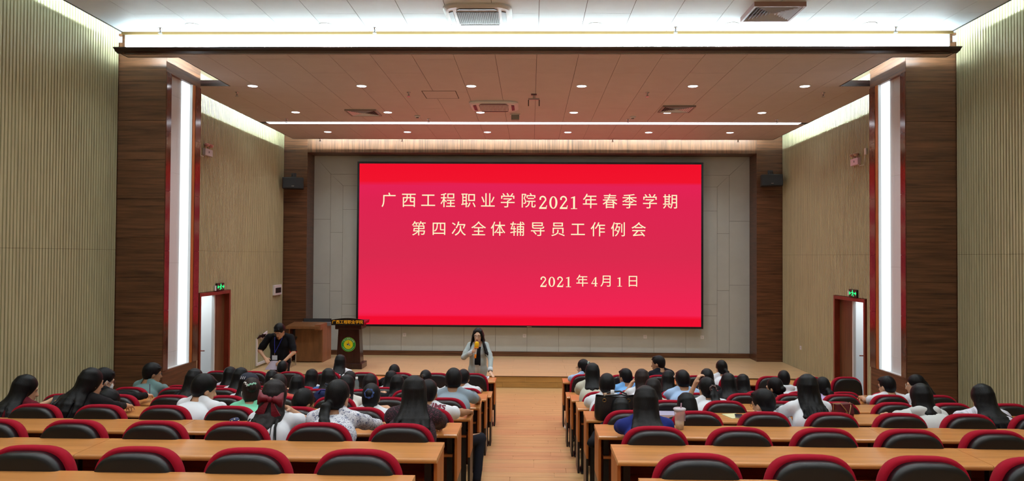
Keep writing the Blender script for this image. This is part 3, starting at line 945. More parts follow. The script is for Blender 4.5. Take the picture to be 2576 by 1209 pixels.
# loudspeakers on the portal
def loudspeaker(x, z, rz, label):
    t = thing('loudspeaker', (x, 19.0, z), label, 'loudspeaker', 'loudspeakers on the portal', rz)
    MB().box(-0.25, 0.25, -0.14, 0.14, -0.14, 0.14, 0, 0.012).obj('cabinet', M('speaker_black', (14, 15, 18), 0.5), t)
    MB().box(-0.235, 0.235, -0.152, -0.139, -0.125, 0.125, 0, 0.004).obj('grille', M('speaker_grille', (22, 23, 27), 0.6, bump=0.6, bscale=900), t)
    MB().box(-0.03, 0.03, -0.155, -0.151, -0.085, -0.07).obj('badge', chrome, t)
    b = MB().box(-0.05, 0.05, -0.05, 0.05, 0.14, 0.17); b.cyl((0, 0, 0.17), (0, 0.0, 0.22), 0.035); b.box(-0.025, 0.025, -0.02, 0.24, 0.185, 0.215)
    b.obj('bracket', black_metal, t)
    MB().box(-0.06, 0.06, 0.235, 0.262, 0.12, 0.28).obj('wall_plate', black_metal, t)
loudspeaker(-5.93, 4.61, math.radians(14), 'black loudspeaker on the wooden portal left of the red screen')
loudspeaker(5.90, 4.72, math.radians(-10), 'black loudspeaker on the wooden portal right of the red screen')

# ------------------------------------------------------------------ stage furniture
def podium():
    t = thing('podium', (-4.13, 17.4, STAGE_Z), 'dark wooden podium with gold Chinese lettering and green round emblem', 'podium')
    MB().box(-0.32, 0.32, -0.02, 0.52, 0.0, 0.13, 0, 0.012).obj('base', podium_wood, t)
    m_ = MB()
    b, c = 0.275, 0.235
    vs = [(-b, 0.03, 0.13), (b, 0.03, 0.13), (b - 0.02, 0.46, 0.13), (-b + 0.02, 0.46, 0.13), (-c, 0.03, 0.90), (c, 0.03, 0.90), (c - 0.02, 0.42, 0.90), (-c + 0.02, 0.42, 0.90)]
    m_.add(vs, [(3, 2, 1, 0), (4, 5, 6, 7), (0, 1, 5, 4), (1, 2, 6, 5), (2, 3, 7, 6), (3, 0, 4, 7)])
    m_.obj('column', podium_wood, t)
    MB().box(-0.30, 0.30, -0.02, 0.50, 0.90, 1.02, 0, 0.01).obj('neck', podium_wood, t)
    m_ = MB()
    m_.prism([(-0.04, 1.02), (0.52, 1.02), (0.58, 1.085), (-0.06, 1.06)], 'x', -0.36, 0.36)
    m_.obj('top', podium_wood, t)
    arch = [(-0.37, 1.0), (0.37, 1.0), (0.37, 1.12)] + [(0.37 - 0.74 * i / 10, 1.12 + 0.042 * math.sin(math.pi * i / 10)) for i in range(1, 10)] + [(-0.37, 1.12)]
    m_ = MB(); m_.prism(arch, 'y', -0.09, -0.062)
    m_.obj('sign_board', M('sign_board_dark', (22, 16, 14), 0.35), t)
    me = text_mesh('广西工程职业学院', 0.088, 0.001, 0.0)
    me.materials.clear(); me.materials.append(gold_glow)
    o = link('lettering', me, t); o.rotation_euler = (math.pi / 2, 0, 0); o.location = (0, -0.0915, 1.068)
    # emblem: green ring, yellow disc, blue compass star
    y = 0.022
    def disc(r, d, mat, name, par=t):
        m_ = MB(); m_.prism([(r * math.cos(2 * math.pi * i / 40), 0.555 + r * math.sin(2 * math.pi * i / 40)) for i in range(40)][::-1], 'y', y - d, y)
        return m_.obj(name, mat, par)
    E = disc(0.165, 0.006, M('emblem_rim', (150, 180, 60), 0.4), 'emblem')
    disc(0.158, 0.009, M('emblem_green', (18, 150, 52), 0.4), 'ring', E)
    disc(0.103, 0.012, M('emblem_yellow', (224, 216, 24), 0.4), 'disc', E)
    em = M('emblem_white', (236, 244, 226), 0.5)
    for i, ch in enumerate('广西工程职业学院'):
        a = math.radians(152 - i * 124 / 7)
        me = text_mesh(ch, 0.04, 0.0005)
        me.transform(Matrix.Rotation(a - math.pi / 2, 4, 'Z'))
        me.materials.clear(); me.materials.append(em)
        o = link('lettering', me, E); o.rotation_euler = (math.pi / 2, 0, 0); o.location = (0.129 * math.cos(a), y - 0.0105, 0.555 + 0.129 * math.sin(a))
    for i in range(15):
        a = math.radians(205 + i * 130 / 14)
        MB().box(0.129 * math.cos(a) - 0.005, 0.129 * math.cos(a) + 0.005, y - 0.0105, y - 0.009, 0.555 + 0.129 * math.sin(a) - 0.006, 0.555 + 0.129 * math.sin(a) + 0.006).obj('small_letter', em, E)
    bl = M('emblem_blue', (30, 60, 110), 0.4)
    m_ = MB(); m_.prism([(-0.05, 0.565), (0.012, 0.535), (0.045, 0.53), (0.02, 0.578)][::-1], 'y', y - 0.014, y - 0.012); m_.prism([(-0.03, 0.52), (-0.018, 0.555), (-0.008, 0.55)][::-1], 'y', y - 0.014, y - 0.012)
    m_.obj('compass', bl, E)
    m_ = MB(); m_.prism([(-0.012, 0.585), (0.014, 0.585), (0.001, 0.645)], 'y', y - 0.014, y - 0.012)
    m_.obj('flame', M('emblem_orange', (226, 120, 30), 0.4), E)
    m_ = MB(); m_.prism([(0.012 * math.cos(i * 0.6283) + 0.014, 0.552 + 0.012 * math.sin(i * 0.6283)) for i in range(10)][::-1], 'y', y - 0.016, y - 0.014)
    m_.obj('dot', em, E)
podium()

def av_desk():
    t = thing('media_console', (-5.36, 18.35, STAGE_Z), 'brown wooden media console with overhanging top beside the dark podium', 'desk')
    w = M('console_wood', (128, 88, 54), 0.4, noise=(0.25, (8, 8, 1.6)))
    wr = M('console_side_wood', (150, 100, 66), 0.4, noise=(0.25, (8, 8, 1.6)))
    MB().box(-0.30, 0.345, 0.09, 0.115, 0.02, 0.79).obj('front_panel', w, t)
    MB().box(0.345, 0.37, 0.09, 0.86, 0.0, 0.84).obj('side_panel', wr, t)
    MB().box(-0.46, -0.435, 0.09, 0.86, 0.0, 0.86).obj('side_panel', wr, t)
    MB().box(-0.435, 0.345, 0.83, 0.86, 0.0, 0.84).obj('back_panel', w, t)
    m_ = MB(); m_.prism([(-0.13, 0.82), (-0.13, 0.88), (0.55, 0.93), (0.55, 0.87)], 'x', -0.47, 0.33)
    m_.obj('top', w, t)
    MB().box(0.22, 0.36, -0.10, 0.50, 0.79, 0.92).obj('arm_rest', wr, t)
    MB().box(-0.33, 0.45, 0.50, 0.86, 0.84, 0.92, 0, 0.005).obj('equipment_tray', M('tray_grey', (120, 122, 126), 0.4), t)
    s_ = MB().box(-0.30, 0.40, 0.72, 0.76, 0.92, 1.00, 0, 0.004).obj('monitor', M('monitor_black', (26, 27, 30), 0.3), t)
    MB().box(-0.28, 0.38, 0.712, 0.72, 0.93, 0.99).obj('screen', M('monitor_screen', (66, 70, 74), 0.2), s_)
    MB().box(-0.43, -0.31, 0.30, 0.60, 0.45, 0.75, 0, 0.004).obj('equipment_rack', M('rack_grey', (96, 96, 96), 0.5), t)
    MB().tube([(-0.40, 0.12, 0.50), (-0.30, 0.05, 0.54), (-0.26, 0.06, 0.62)], 0.02, 8).obj('hinge_arm', black_metal, t)
av_desk()

t = thing('cable_trunking', (-SLX, 17.4, 0.30), 'white cable trunking on the left slat wall behind the standing man', 'trunking')
MB().box(0, 0.03, -0.03, 0.03, 0.0, 0.62, 0, 0.003).obj('upright', white_plastic, t)
MB().box(0, 0.03, 0.03, 1.8, 0.0, 0.06, 0, 0.003).obj('rail', white_plastic, t)
m_ = MB()
for i in range(5):
    a = R_.random() * 6
    m_.tube([(0.03, -0.02, 0.62), (0.05, 0.1 + 0.02 * i, 0.66 + 0.03 * math.sin(a)), (0.06, 0.25, 0.62 + 0.02 * i), (0.05, 0.42 + 0.03 * i, 0.64 + 0.03 * math.cos(a))], 0.010, 6)
m_.obj('cable_bundle', black_plastic, t)
m_ = MB(); m_.prism([(0.22, 0.58), (0.62, 0.64), (0.62, 0.74), (0.25, 0.68)], 'x', 0.03, 0.045)
m_.obj('paper_wrap', paper, t)
t = thing('red_chair', (-5.66, 17.75, STAGE_Z), 'low red chair on the stage half hidden behind the standing man', 'chair')
rp_ = M('red_plastic', (170, 24, 30), 0.4)
MB().box(-0.2, 0.2, -0.2, 0.2, 0.30, 0.33, 0, 0.01).obj('seat', rp_, t)
MB().box(-0.17, 0.17, 0.17, 0.20, 0.34, 0.53, 0, 0.012).obj('backrest', rp_, t)
for x in (-0.17, 0.17):
    MB().cyl((x, 0.185, 0.0), (x, 0.185, 0.36), 0.014).obj('leg', chrome, t)
    MB().cyl((x, -0.17, 0.0), (x, -0.17, 0.30), 0.014).obj('leg', chrome, t)

# ------------------------------------------------------------------ desks and chairs
SEATX = {-1: [-(0.884 + 0.571 * i) for i in range(8)], 1: [0.855 + 0.571 * i for i in range(8)]}
DESK_END = {-1: -0.578, 1: 0.545}
UNIT = 2.292
DD = 0.44
def top_profile():
    n = [(-0.002, 0.718), (0.0, 0.722), (0.0, 0.745), (-0.005, 0.75)]
    n += [(-DD + 0.018, 0.75)]
    for i in range(1, 6):
        a = math.pi / 2 + math.pi * i / 6
        n.append((-DD + 0.016 + 0.016 * math.cos(a), 0.734 + 0.016 * math.sin(a)))
    n += [(-DD + 0.018, 0.718)]
    return n
desk_mesh = {}
for s in (-1, 1):
    d = desk_mesh[s] = {}
    def X(a, b): return tuple(sorted((s * a, s * b)))
    x0, x1 = X(0.0, UNIT - 0.003)
    d['desktop'] = MB().prism(top_profile(), 'x', x0, x1).mesh('desktop', desk_wood)
    a, b = X(0.004, 0.026)
    d['end_panel'] = MB().box(a, b, -0.375, -0.004, 0.36, 0.717, 0, 0.003).mesh('end_panel', desk_edge)
    d['kick_panel'] = MB().box(a, b, -0.365, -0.01, 0.0, 0.358).mesh('kick_panel', black_metal)
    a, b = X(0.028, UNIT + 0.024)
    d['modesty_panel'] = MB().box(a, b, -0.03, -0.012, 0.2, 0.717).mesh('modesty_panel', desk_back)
    a, b = X(0.045, UNIT - 0.03)
    d['shelf'] = MB().box(a, b, -0.34, -0.035, 0.545, 0.563, 0, 0.002).mesh('shelf', desk_edge)
    for i, xx in enumerate((0.075, UNIT / 2, UNIT - 0.08)):
        m_ = MB()
        a, b = X(xx - 0.025, xx + 0.02)
        m_.box(a, b, -0.30, -0.25, 0.02, 0.717)
        m_.box(min(a, b) - 0.008, max(a, b) + 0.008, -0.40, -0.14, 0.0, 0.022, 0, 0.006)
        d['leg%d' % i] = m_.mesh('leg', black_metal)
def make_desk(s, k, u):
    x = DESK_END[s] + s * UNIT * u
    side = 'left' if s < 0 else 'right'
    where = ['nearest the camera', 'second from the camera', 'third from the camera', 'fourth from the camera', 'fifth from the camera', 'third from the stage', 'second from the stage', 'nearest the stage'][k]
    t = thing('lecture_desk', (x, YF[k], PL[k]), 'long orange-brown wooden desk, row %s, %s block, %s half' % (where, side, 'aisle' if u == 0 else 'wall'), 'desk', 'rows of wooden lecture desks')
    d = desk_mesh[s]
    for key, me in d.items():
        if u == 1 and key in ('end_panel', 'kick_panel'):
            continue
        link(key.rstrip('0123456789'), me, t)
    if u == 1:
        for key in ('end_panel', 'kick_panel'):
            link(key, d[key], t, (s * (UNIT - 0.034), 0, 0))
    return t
for k in range(8):
    for s in (-1, 1):
        for u in (0, 1):
            make_desk(s, k, u)

def super_outline(hw, hh, zc, n=3.0, N=40, flare=0.0):
    pts = []
    for i in range(N):
        a = 2 * math.pi * i / N
        c, s_ = math.cos(a), math.sin(a)
        x = hw * math.copysign(abs(c) ** (2 / n), c)
        z = hh * math.copysign(abs(s_) ** (2 / n), s_)
        pts.append((x * (1 + flare * (-z / hh)), zc + z))
    return pts
def shell(loops, close0=True, close1=True):
    n = len(loops[0][1])
    mb = MB()
    vs = [(p[0], y, p[1]) for y, l in loops for p in l]
    fs = [(i * n + k, i * n + (k + 1) % n, (i + 1) * n + (k + 1) % n, (i + 1) * n + k) for i in range(len(loops) - 1) for k in range(n)]
    if close0: fs.append(tuple(range(n))[::-1])
    if close1: fs.append(tuple((len(loops) - 1) * n + k for k in range(n)))
    return mb.add(vs, fs, 0, True)
def O(hw, hh, zc, n): return super_outline(hw, hh, zc, n, 44, 0.03)
cm = {}
cm['back_cushion'] = shell([(-0.004, O(0.205, 0.235, 0.745, 3.2)), (-0.014, O(0.226, 0.255, 0.745, 3.3)), (-0.006, O(0.239, 0.267, 0.745, 3.4)), (0.02, O(0.243, 0.27, 0.745, 3.4)), (0.05, O(0.237, 0.264, 0.745, 3.4)), (0.066, O(0.215, 0.245, 0.745, 3.2)), (0.07, O(0.12, 0.14, 0.745, 2.6))]).mesh('back_cushion', red_fabric)
cm['back_shell'] = shell([(-0.002, O(0.216, 0.262, 0.732, 3.3)), (-0.060, O(0.218, 0.262, 0.732, 3.3)), (-0.068, O(0.2155, 0.2595, 0.732, 3.3)), (-0.076, O(0.207, 0.251, 0.732, 3.3)), (-0.080, O(0.192, 0.236, 0.730, 3.2)), (-0.082, O(0.12, 0.13, 0.70, 2.6))][::-1]).mesh('back_shell', black_plastic)
m_ = MB(); m_.box(-0.06, 0.06, -0.0855, -0.0815, 0.762, 0.768)
cm['slot_mark'] = m_.mesh('slot_mark', M('slot_mark', (60, 62, 68), 0.3))
m_ = MB(); m_.prism([(0.07, 0.615), (0.235, 0.695), (0.262, 0.65), (0.225, 0.30), (0.16, 0.27), (0.11, 0.36)], 'x', -0.205, 0.205)
cm['seat_up'] = m_.mesh('seat', red_fabric)
m_ = MB(); m_.prism([(0.062, 0.618), (0.23, 0.700), (0.234, 0.708), (0.058, 0.626)][::-1], 'x', -0.2, 0.2)
cm['plate_up'] = m_.mesh('seat_plate', grey_plastic)
for i, x in enumerate((-0.214, 0.206)):
    m_ = MB(); m_.prism([(0.06, 0.62), (0.238, 0.706), (0.268, 0.652), (0.232, 0.40), (0.21, 0.40)], 'x', x, x + 0.008)
    cm['side_up%d' % i] = m_.mesh('seat_side', desk_edge)
m_ = MB(); m_.prism([(0.06, 0.40), (0.07, 0.455), (0.12, 0.468), (0.44, 0.478), (0.475, 0.45), (0.46, 0.40)], 'x', -0.21, 0.21)
cm['seat_down'] = m_.mesh('seat', red_fabric)
m_ = MB(); m_.box(-0.2, 0.2, 0.08, 0.44, 0.385, 0.40)
cm['plate_down'] = m_.mesh('seat_plate', grey_plastic)
for i, x in enumerate((-0.19, 0.19)):
    m_ = MB(); m_.box(x - 0.018, x + 0.018, -0.03, 0.012, 0.02, 0.56); m_.box(x - 0.03, x + 0.03, -0.06, 0.16, 0.0, 0.022, 0, 0.006); m_.box(x - 0.015, x + 0.015, 0.012, 0.12, 0.36, 0.39)
    cm['leg%d' % i] = m_.mesh('leg', black_metal)
OCC = {}     # (row, side, seat) -> True where somebody sits
def make_chair(s, k, i, occ):
    side = 'left' if s < 0 else 'right'
    yc = YF[k] - 1.28
    row = ['', 'nearest', 'second nearest', 'third nearest', 'fourth nearest', 'third from stage', 'second from stage', 'front'][k]
    lab = '%s red and black auditorium chair, %s from the aisle, %s row, %s block' % ('occupied' if occ else 'empty', ordinal(i + 1), row, side)
    t = thing('auditorium_chair', (SEATX[s][i], yc, PL[k]), lab, 'chair', 'red and black auditorium chairs')
    for key in ('back_cushion', 'back_shell', 'slot_mark', 'leg0', 'leg1'):
        link(key.rstrip('0123456789'), cm[key], t)
    if occ:
        link('seat', cm['seat_down'], t); link('seat_plate', cm['plate_down'], t)
    else:
        link('seat', cm['seat_up'], t); link('seat_plate', cm['plate_up'], t)
        link('seat_side', cm['side_up0'], t); link('seat_side', cm['side_up1'], t)
    return t

# ------------------------------------------------------------------ people: bodies grown from rounded limbs as one surface
V3 = lambda *a: np.array(a, float)
def nrm(v): return v / max(np.linalg.norm(v), 1e-9)
HEAD, NECK, TORSO, SLEEVE, UPARM, FOREARM, HAND, PELVIS, THIGH, SHIN, FOOT = range(11)

def sd(prim, P):
    if prim[0] == 'c':
        _, a, b, ra, rb = prim[:5]
        ab = b - a
        t = np.clip(((P - a) @ ab) / max(ab @ ab, 1e-9), 0, 1)
        d = P - a - t[:, None] * ab
        return np.sqrt((d * d).sum(1)) - (ra + (rb - ra) * t)
    _, c, r, R = prim[:4]
    p = P - c
    if R is not None:
        p = p @ R
    k0 = np.sqrt(((p / r) ** 2).sum(1)); k1 = np.sqrt(((p / (r * r)) ** 2).sum(1))
    return k0 * (k0 - 1) / np.maximum(k1, 1e-9)
def cap(a, b, ra, rb, tag_=0, k=0.03, op=1): return ('c', np.asarray(a, float), np.asarray(b, float), ra, rb, tag_, k, op)
def ell(c, r, R=None, tag_=0, k=0.02, op=1): return ('e', np.asarray(c, float), np.asarray(r, float), R, tag_, tag_, k, op)
def ptag(p): return p[5]
def bounds(p):
    if p[0] == 'c':
        m = max(p[3], p[4]); return np.minimum(p[1], p[2]) - m, np.maximum(p[1], p[2]) + m
    m = p[2].max(); return p[1] - m, p[1] + m

def axis_pts(lo, hi, h, fine):
    out = [lo]
    while out[-1] < hi:
        st = h
        for a, b, hf in fine:
            if a - h < out[-1] < b:
                st = min(st, hf)
        out.append(out[-1] + st)
    return np.array(out)

def grow(prims, h, fine=(), noise=None):
    """surface of the smoothly joined prims -> verts, quads"""
    bb = [bounds(p) for p in prims if p[7] > 0]
    lo = np.min([b[0] for b in bb], 0) - 0.03; hi = np.max([b[1] for b in bb], 0) + 0.03
    ax = [axis_pts(lo[i], hi[i], h, [(f[0][i], f[1][i], f[2]) for f in fine]) for i in range(3)]
    D = np.full([len(a) for a in ax], 1.0, np.float32)
    for p in prims:
        k = p[6]
        a, b = bounds(p)
        m = k + 0.03
        sl = [slice(max(0, np.searchsorted(ax[i], a[i] - m) - 1), np.searchsorted(ax[i], b[i] + m) + 1) for i in range(3)]
        sub = np.stack(np.meshgrid(*[ax[i][sl[i]] for i in range(3)], indexing='ij'), -1)
        shp = sub.shape[:3]
        if 0 in shp: continue
        P = sub.reshape(-1, 3)
        d = sd(p, P)
        if noise is not None:
            d = d + noise(P)
        d = d.reshape(shp).astype(np.float32)
        E = D[tuple(sl)]
        if p[7] > 0:
            hh = np.maximum(k - np.abs(E - d), 0) / k
            D[tuple(sl)] = np.minimum(E, d) - hh * hh * k * 0.25
        else:
            hh = np.maximum(k - np.abs(E + d), 0) / k
            D[tuple(sl)] = np.maximum(E, -d) + hh * hh * k * 0.25
    S = D < 0
    n = np.zeros([s - 1 for s in S.shape], np.uint8)
    for i in (0, 1):
        for j in (0, 1):
            for l in (0, 1):
                n += S[i:i + n.shape[0], j:j + n.shape[1], l:l + n.shape[2]]
    idx = np.argwhere((n > 0) & (n < 8))
    ids = np.full(n.shape, -1, np.int32)
    ids[idx[:, 0], idx[:, 1], idx[:, 2]] = np.arange(len(idx))
    acc = np.zeros((len(idx), 3)); cnt = np.zeros(len(idx))
    for axn in range(3):
        o1, o2 = [a for a in range(3) if a != axn]
        for u in (0, 1):
            for v in (0, 1):
                a = idx.copy(); a[:, o1] += u; a[:, o2] += v
                b = a.copy(); b[:, axn] += 1
                da = D[a[:, 0], a[:, 1], a[:, 2]]; db = D[b[:, 0], b[:, 1], b[:, 2]]
                cr = (da < 0) != (db < 0)
                t = np.where(cr, da / np.where(cr, da - db, 1), 0)
                pt = np.stack([ax[q][a[:, q]] for q in range(3)], 1)
                pt[:, axn] += t * (ax[axn][b[:, axn]] - ax[axn][a[:, axn]])
                acc[cr] += pt[cr]; cnt[cr] += 1
    V = acc / cnt[:, None]
    F = []
    for axn in range(3):
        o1, o2 = (axn + 1) % 3, (axn + 2) % 3
        A = [slice(None)] * 3; B = [slice(None)] * 3
        A[axn] = slice(0, -1); B[axn] = slice(1, None)
        sa, sb = S[tuple(A)], S[tuple(B)]
        e = np.argwhere(sa != sb)
        e = e[(e[:, o1] > 0) & (e[:, o2] > 0) & (e[:, o1] < n.shape[o1]) & (e[:, o2] < n.shape[o2])]
        ins = sa[e[:, 0], e[:, 1], e[:, 2]]
        def C(du, dv):
            c = e.copy(); c[:, o1] -= du; c[:, o2] -= dv
            return ids[c[:, 0], c[:, 1], c[:, 2]]
        q = np.stack([C(1, 1), C(0, 1), C(0, 0), C(1, 0)], 1)
        q[~ins] = q[~ins][:, ::-1]
        F.append(q)
    F = np.concatenate(F)
    F = F[(F >= 0).all(1)]
    for _ in range(2):                                          # light smoothing
        s_ = np.zeros_like(V); c_ = np.zeros(len(V))
        for i in range(4):
            a, b = F[:, i], F[:, (i + 1) % 4]
            for q in range(3):
                s_[:, q] += np.bincount(a, V[b, q], len(V)) + np.bincount(b, V[a, q], len(V))
            c_ += np.bincount(a, minlength=len(V)) + np.bincount(b, minlength=len(V))
        V = V * 0.6 + 0.4 * s_ / np.maximum(c_, 1)[:, None]
    return V, F

def qmesh(name, V, F, mat):
    me = bpy.data.meshes.new(name)
    me.vertices.add(len(V)); me.vertices.foreach_set('co', np.ascontiguousarray(V, np.float32).ravel())
    k = F.shape[1]
    me.loops.add(len(F) * k); me.loops.foreach_set('vertex_index', np.ascontiguousarray(F, np.int32).ravel())
    me.polygons.add(len(F)); me.polygons.foreach_set('loop_start', np.arange(len(F), dtype=np.int32) * k)
    me.polygons.foreach_set('use_smooth', np.ones(len(F), bool))
    me.materials.append(mat)
    me.update(calc_edges=True)
    return me

def vnormals(V, F):
    a = V[F[:, 2]] - V[F[:, 0]]; b = V[F[:, 3]] - V[F[:, 1]]
    fn = np.cross(a, b)
    n = np.zeros_like(V)
    for i in range(4):
        for q in range(3):
            n[:, q] += np.bincount(F[:, i], fn[:, q], len(V))
    return n / np.maximum(np.linalg.norm(n, axis=1), 1e-12)[:, None]

def classify(V, prims):
    best = np.full(len(V), 9.0); tg = np.zeros(len(V), int)
    for p in prims:
        if p[7] < 0: continue
        d = sd(p, V)
        m = d < best
        best[m] = d[m]; tg[m] = ptag(p)
    return tg

def sinnoise(P, seed, f=18.0):
    r = np.random.RandomState(seed)
    o = np.zeros(len(P))
    for i in range(5):
        w = r.randn(3) * f
        o += np.sin(P @ w + r.rand() * 6.28)
    return o / 5

def garment(name, V, F, N, tg, tags, off, mat, parent, seed, fold=0.006, f=18.0, keep=None):
    ft = tg[F]
    m = np.isin(ft, list(tags)).sum(1) >= 3
    if keep is not None:
        m &= keep(V[F].mean(1), ft)
    G = F[m]
    if len(G) == 0: return None
    u, inv = np.unique(G, return_inverse=True)
    W = V[u] + N[u] * (off + fold * sinnoise(V[u], seed, f))[:, None]
    G2 = inv.reshape(G.shape)
    E = np.concatenate([G2[:, [i, (i + 1) % 4]] for i in range(4)])
    key = np.sort(E, 1); key = key[:, 0].astype(np.int64) * len(W) + key[:, 1]
    _, first, cnt = np.unique(key, return_index=True, return_counts=True)
    be = E[first[cnt == 1]]                                     # open hems: smooth them along their own loop
    for _ in range(14):
        s_ = np.zeros_like(W); c_ = np.zeros(len(W))
        for a, b in ((0, 1), (1, 0)):
            for q in range(3):
                s_[:, q] += np.bincount(be[:, a], W[be[:, b], q], len(W))
            c_ += np.bincount(be[:, a], minlength=len(W))
        m2 = c_ == 2
        W[m2] = 0.4 * W[m2] + 0.6 * s_[m2] / 2
    return link(name, qmesh(name, W, inv.reshape(G.shape), mat), parent)

def rotz(a): c, s = math.cos(a), math.sin(a); return np.array([[c, s, 0], [-s, c, 0], [0, 0, 1]]).T   # a>0 turns towards +x
def head_frame(yaw, nod, roll=0.0):
    """columns: right, forward, up of the head"""
    y, p = math.radians(yaw), math.radians(nod)
    f = V3(math.sin(y) * math.cos(p), math.cos(y) * math.cos(p), -math.sin(p))
    r = V3(math.cos(y), -math.sin(y), 0)
    u = np.cross(r, f)
    a = math.radians(roll)
    r2 = r * math.cos(a) - u * math.sin(a); u2 = r * math.sin(a) + u * math.cos(a)
    return np.stack([r2, f, u2], 1)

def ik(S, T, l1, l2, pole):
    d = T - S; L = min(np.linalg.norm(d), (l1 + l2) * 0.985); d = nrm(d)
    T = S + d * L
    a = (l1 * l1 - l2 * l2 + L * L) / (2 * L)
    h = math.sqrt(max(l1 * l1 - a * a, 0))
    p = pole - d * (pole @ d)
    return S + d * a + nrm(p) * h, T

def hand_prims(W, d, palm_n, side, curl=0.5, s=1.0):
    """hand at wrist W pointing along d, palm facing palm_n; side=+1 right hand"""
    d = nrm(d); n = nrm(palm_n - d * (palm_n @ d)); a = np.cross(d, n) * side   # a: towards the thumb
    out = [cap(W, W + d * 0.03, 0.024 * s, 0.026 * s, HAND, 0.015)]
    for q in (-0.026, -0.009, 0.009, 0.026):
        out.append(cap(W + d * 0.03 + a * q * 0.7 * s, W + d * 0.085 * s + a * q * s, 0.014 * s, 0.0125 * s, HAND, 0.010))
    for q, l in ((0.028, 0.068), (0.0095, 0.076), (-0.0095, 0.070), (-0.028, 0.056)):
        p = W + d * 0.088 * s + a * q * s
        ang = 0.0
        for j, fr in enumerate((0.45, 0.31, 0.24)):
            ang += curl * (0.55, 0.75, 0.5)[j]
            v = d * math.cos(ang) + n * math.sin(ang) + a * q * 0.9
            e = p + v * l * fr * s
            out.append(cap(p, e, (0.0092, 0.0085, 0.0078)[j] * s, (0.0085, 0.0078, 0.0068)[j] * s, HAND, 0.004))
            p = e
    p = W + d * 0.028 * s + a * 0.024 * s
    t1 = p + (d * 0.6 + a * 0.75 + n * 0.25 * (0.4 + curl)) * 0.042 * s
    t2 = t1 + (d * 0.85 + a * 0.15 + n * 0.5 * curl) * 0.032 * s
    out += [cap(p, t1, 0.013 * s, 0.0105 * s, HAND, 0.008), cap(t1, t2, 0.010 * s, 0.008 * s, HAND, 0.005)]
    return out

def head_prims(H, Rm, male, neck_base, face):
    L = lambda x, y, z: H + Rm @ V3(x, y, z)
    w = 1.0 if male else 0.95
    pr = [ell(L(0, -0.014, 0.032), V3(0.076 * w, 0.096 * w, 0.090), Rm, HEAD, 0.02),
          ell(L(0, 0.028, -0.032), V3(0.061 * w, 0.066, 0.084), Rm, HEAD, 0.025),
          cap(L(-0.024 * w, 0.046, -0.088), L(0.024 * w, 0.046, -0.088), 0.022, 0.022, HEAD, 0.03),
          ell(L(0, 0.074, -0.100), V3(0.022, 0.018, 0.018), Rm, HEAD, 0.02),
          cap(H + Rm @ V3(0, -0.022, -0.045), neck_base, 0.052 if male else 0.045, 0.058 if male else 0.05, NECK, 0.035)]
    for s in (-1, 1):
        pr.append(ell(L(s * 0.076 * w, -0.006, -0.012), V3(0.012, 0.022, 0.032), Rm, HEAD, 0.008))
    if face:
        pr += [cap(L(0, 0.090, 0.004), L(0, 0.111, -0.034), 0.008, 0.0125, HEAD, 0.014),
               cap(L(-0.011, 0.098, -0.037), L(0.011, 0.098, -0.037), 0.0085, 0.0085, HEAD, 0.01),
               cap(L(-0.042, 0.074, 0.024), L(0.042, 0.074, 0.024), 0.014, 0.014, HEAD, 0.02),
               ell(L(0, 0.086, -0.066), V3(0.024, 0.012, 0.011), Rm, HEAD, 0.01),
               ell(L(-0.031, 0.098, 0.006), V3(0.017, 0.015, 0.010), Rm, HEAD, 0.012, -1),
               ell(L(0.031, 0.098, 0.006), V3(0.017, 0.015, 0.010), Rm, HEAD, 0.012, -1)]
    return pr

def face_parts(H, Rm, root, org, male, lips=True):
    L = lambda x, y, z: H + Rm @ V3(x, y, z) - org
    Rb = Matrix(Rm.tolist())
    white, dark = M('eye_white', (214, 208, 202), 0.3), M('eye_dark', (26, 18, 16), 0.3)
    for s in (-1, 1):
        e = MB().ball(L(s * 0.031, 0.0795, 0.005), (0.0125, 0.008, 0.0050), 12, 8, 0, Rb).obj('eye', white, root)
        MB().ball(L(s * 0.031, 0.0862, 0.005), (0.0048, 0.003, 0.0046), 10, 6, 0, Rb).obj('iris', dark, e)
        MB().tube([L(s * 0.014, 0.0905, 0.028), L(s * 0.030, 0.0895, 0.032), L(s * 0.048, 0.078, 0.025)], [0.002, 0.003, 0.0015], 6).obj('eyebrow', M('brow_hair', (34, 26, 24), 0.8), root)
    if lips:
        MB().ball(L(0, 0.0955, -0.0635), (0.021, 0.0045, 0.0040), 12, 6, 0, Rb).add([], []).ball(L(0, 0.0955, -0.0705), (0.018, 0.0045, 0.0045), 12, 6, 0, Rb).obj('lips', M('lips', (150, 78, 76) if not male else (150, 98, 84), 0.45), root)

def glasses(H, Rm, root, org, rgb=(24, 22, 24)):
    L = lambda x, y, z: H + Rm @ V3(x, y, z) - org
    m_ = MB()
    for s in (-1, 1):
        m_.tube([L(s * 0.032 + 0.024 * math.cos(a), 0.108 - 0.010 * abs(math.cos(a)) * (1 if s * math.cos(a) > 0 else 0), 0.002 + 0.020 * math.sin(a)) for a in [2 * math.pi * i / 18 for i in range(19)]], 0.0018, 6)
        m_.tube([L(s * 0.056, 0.098, 0.008), L(s * 0.076, 0.06, 0.006), L(s * 0.083, -0.005, 0.004)], 0.0022, 6)
    m_.tube([L(-0.009, 0.109, 0.006), L(0, 0.111, 0.009), L(0.009, 0.109, 0.006)], 0.0018, 6)
    return m_.obj('glasses', M('spectacle_%d' % rgb[0], rgb, 0.3), root)

HAIRC = {'black': (11, 10, 12), 'soft': (17, 15, 16), 'brown': (38, 25, 22), 'dbrown': (27, 21, 21)}
def hair_mat(c):
    return M('hair_' + c, HAIRC[c], 0.48, spec=0.22, noise=(0.5, (170, 170, 9)), bump=0.8)

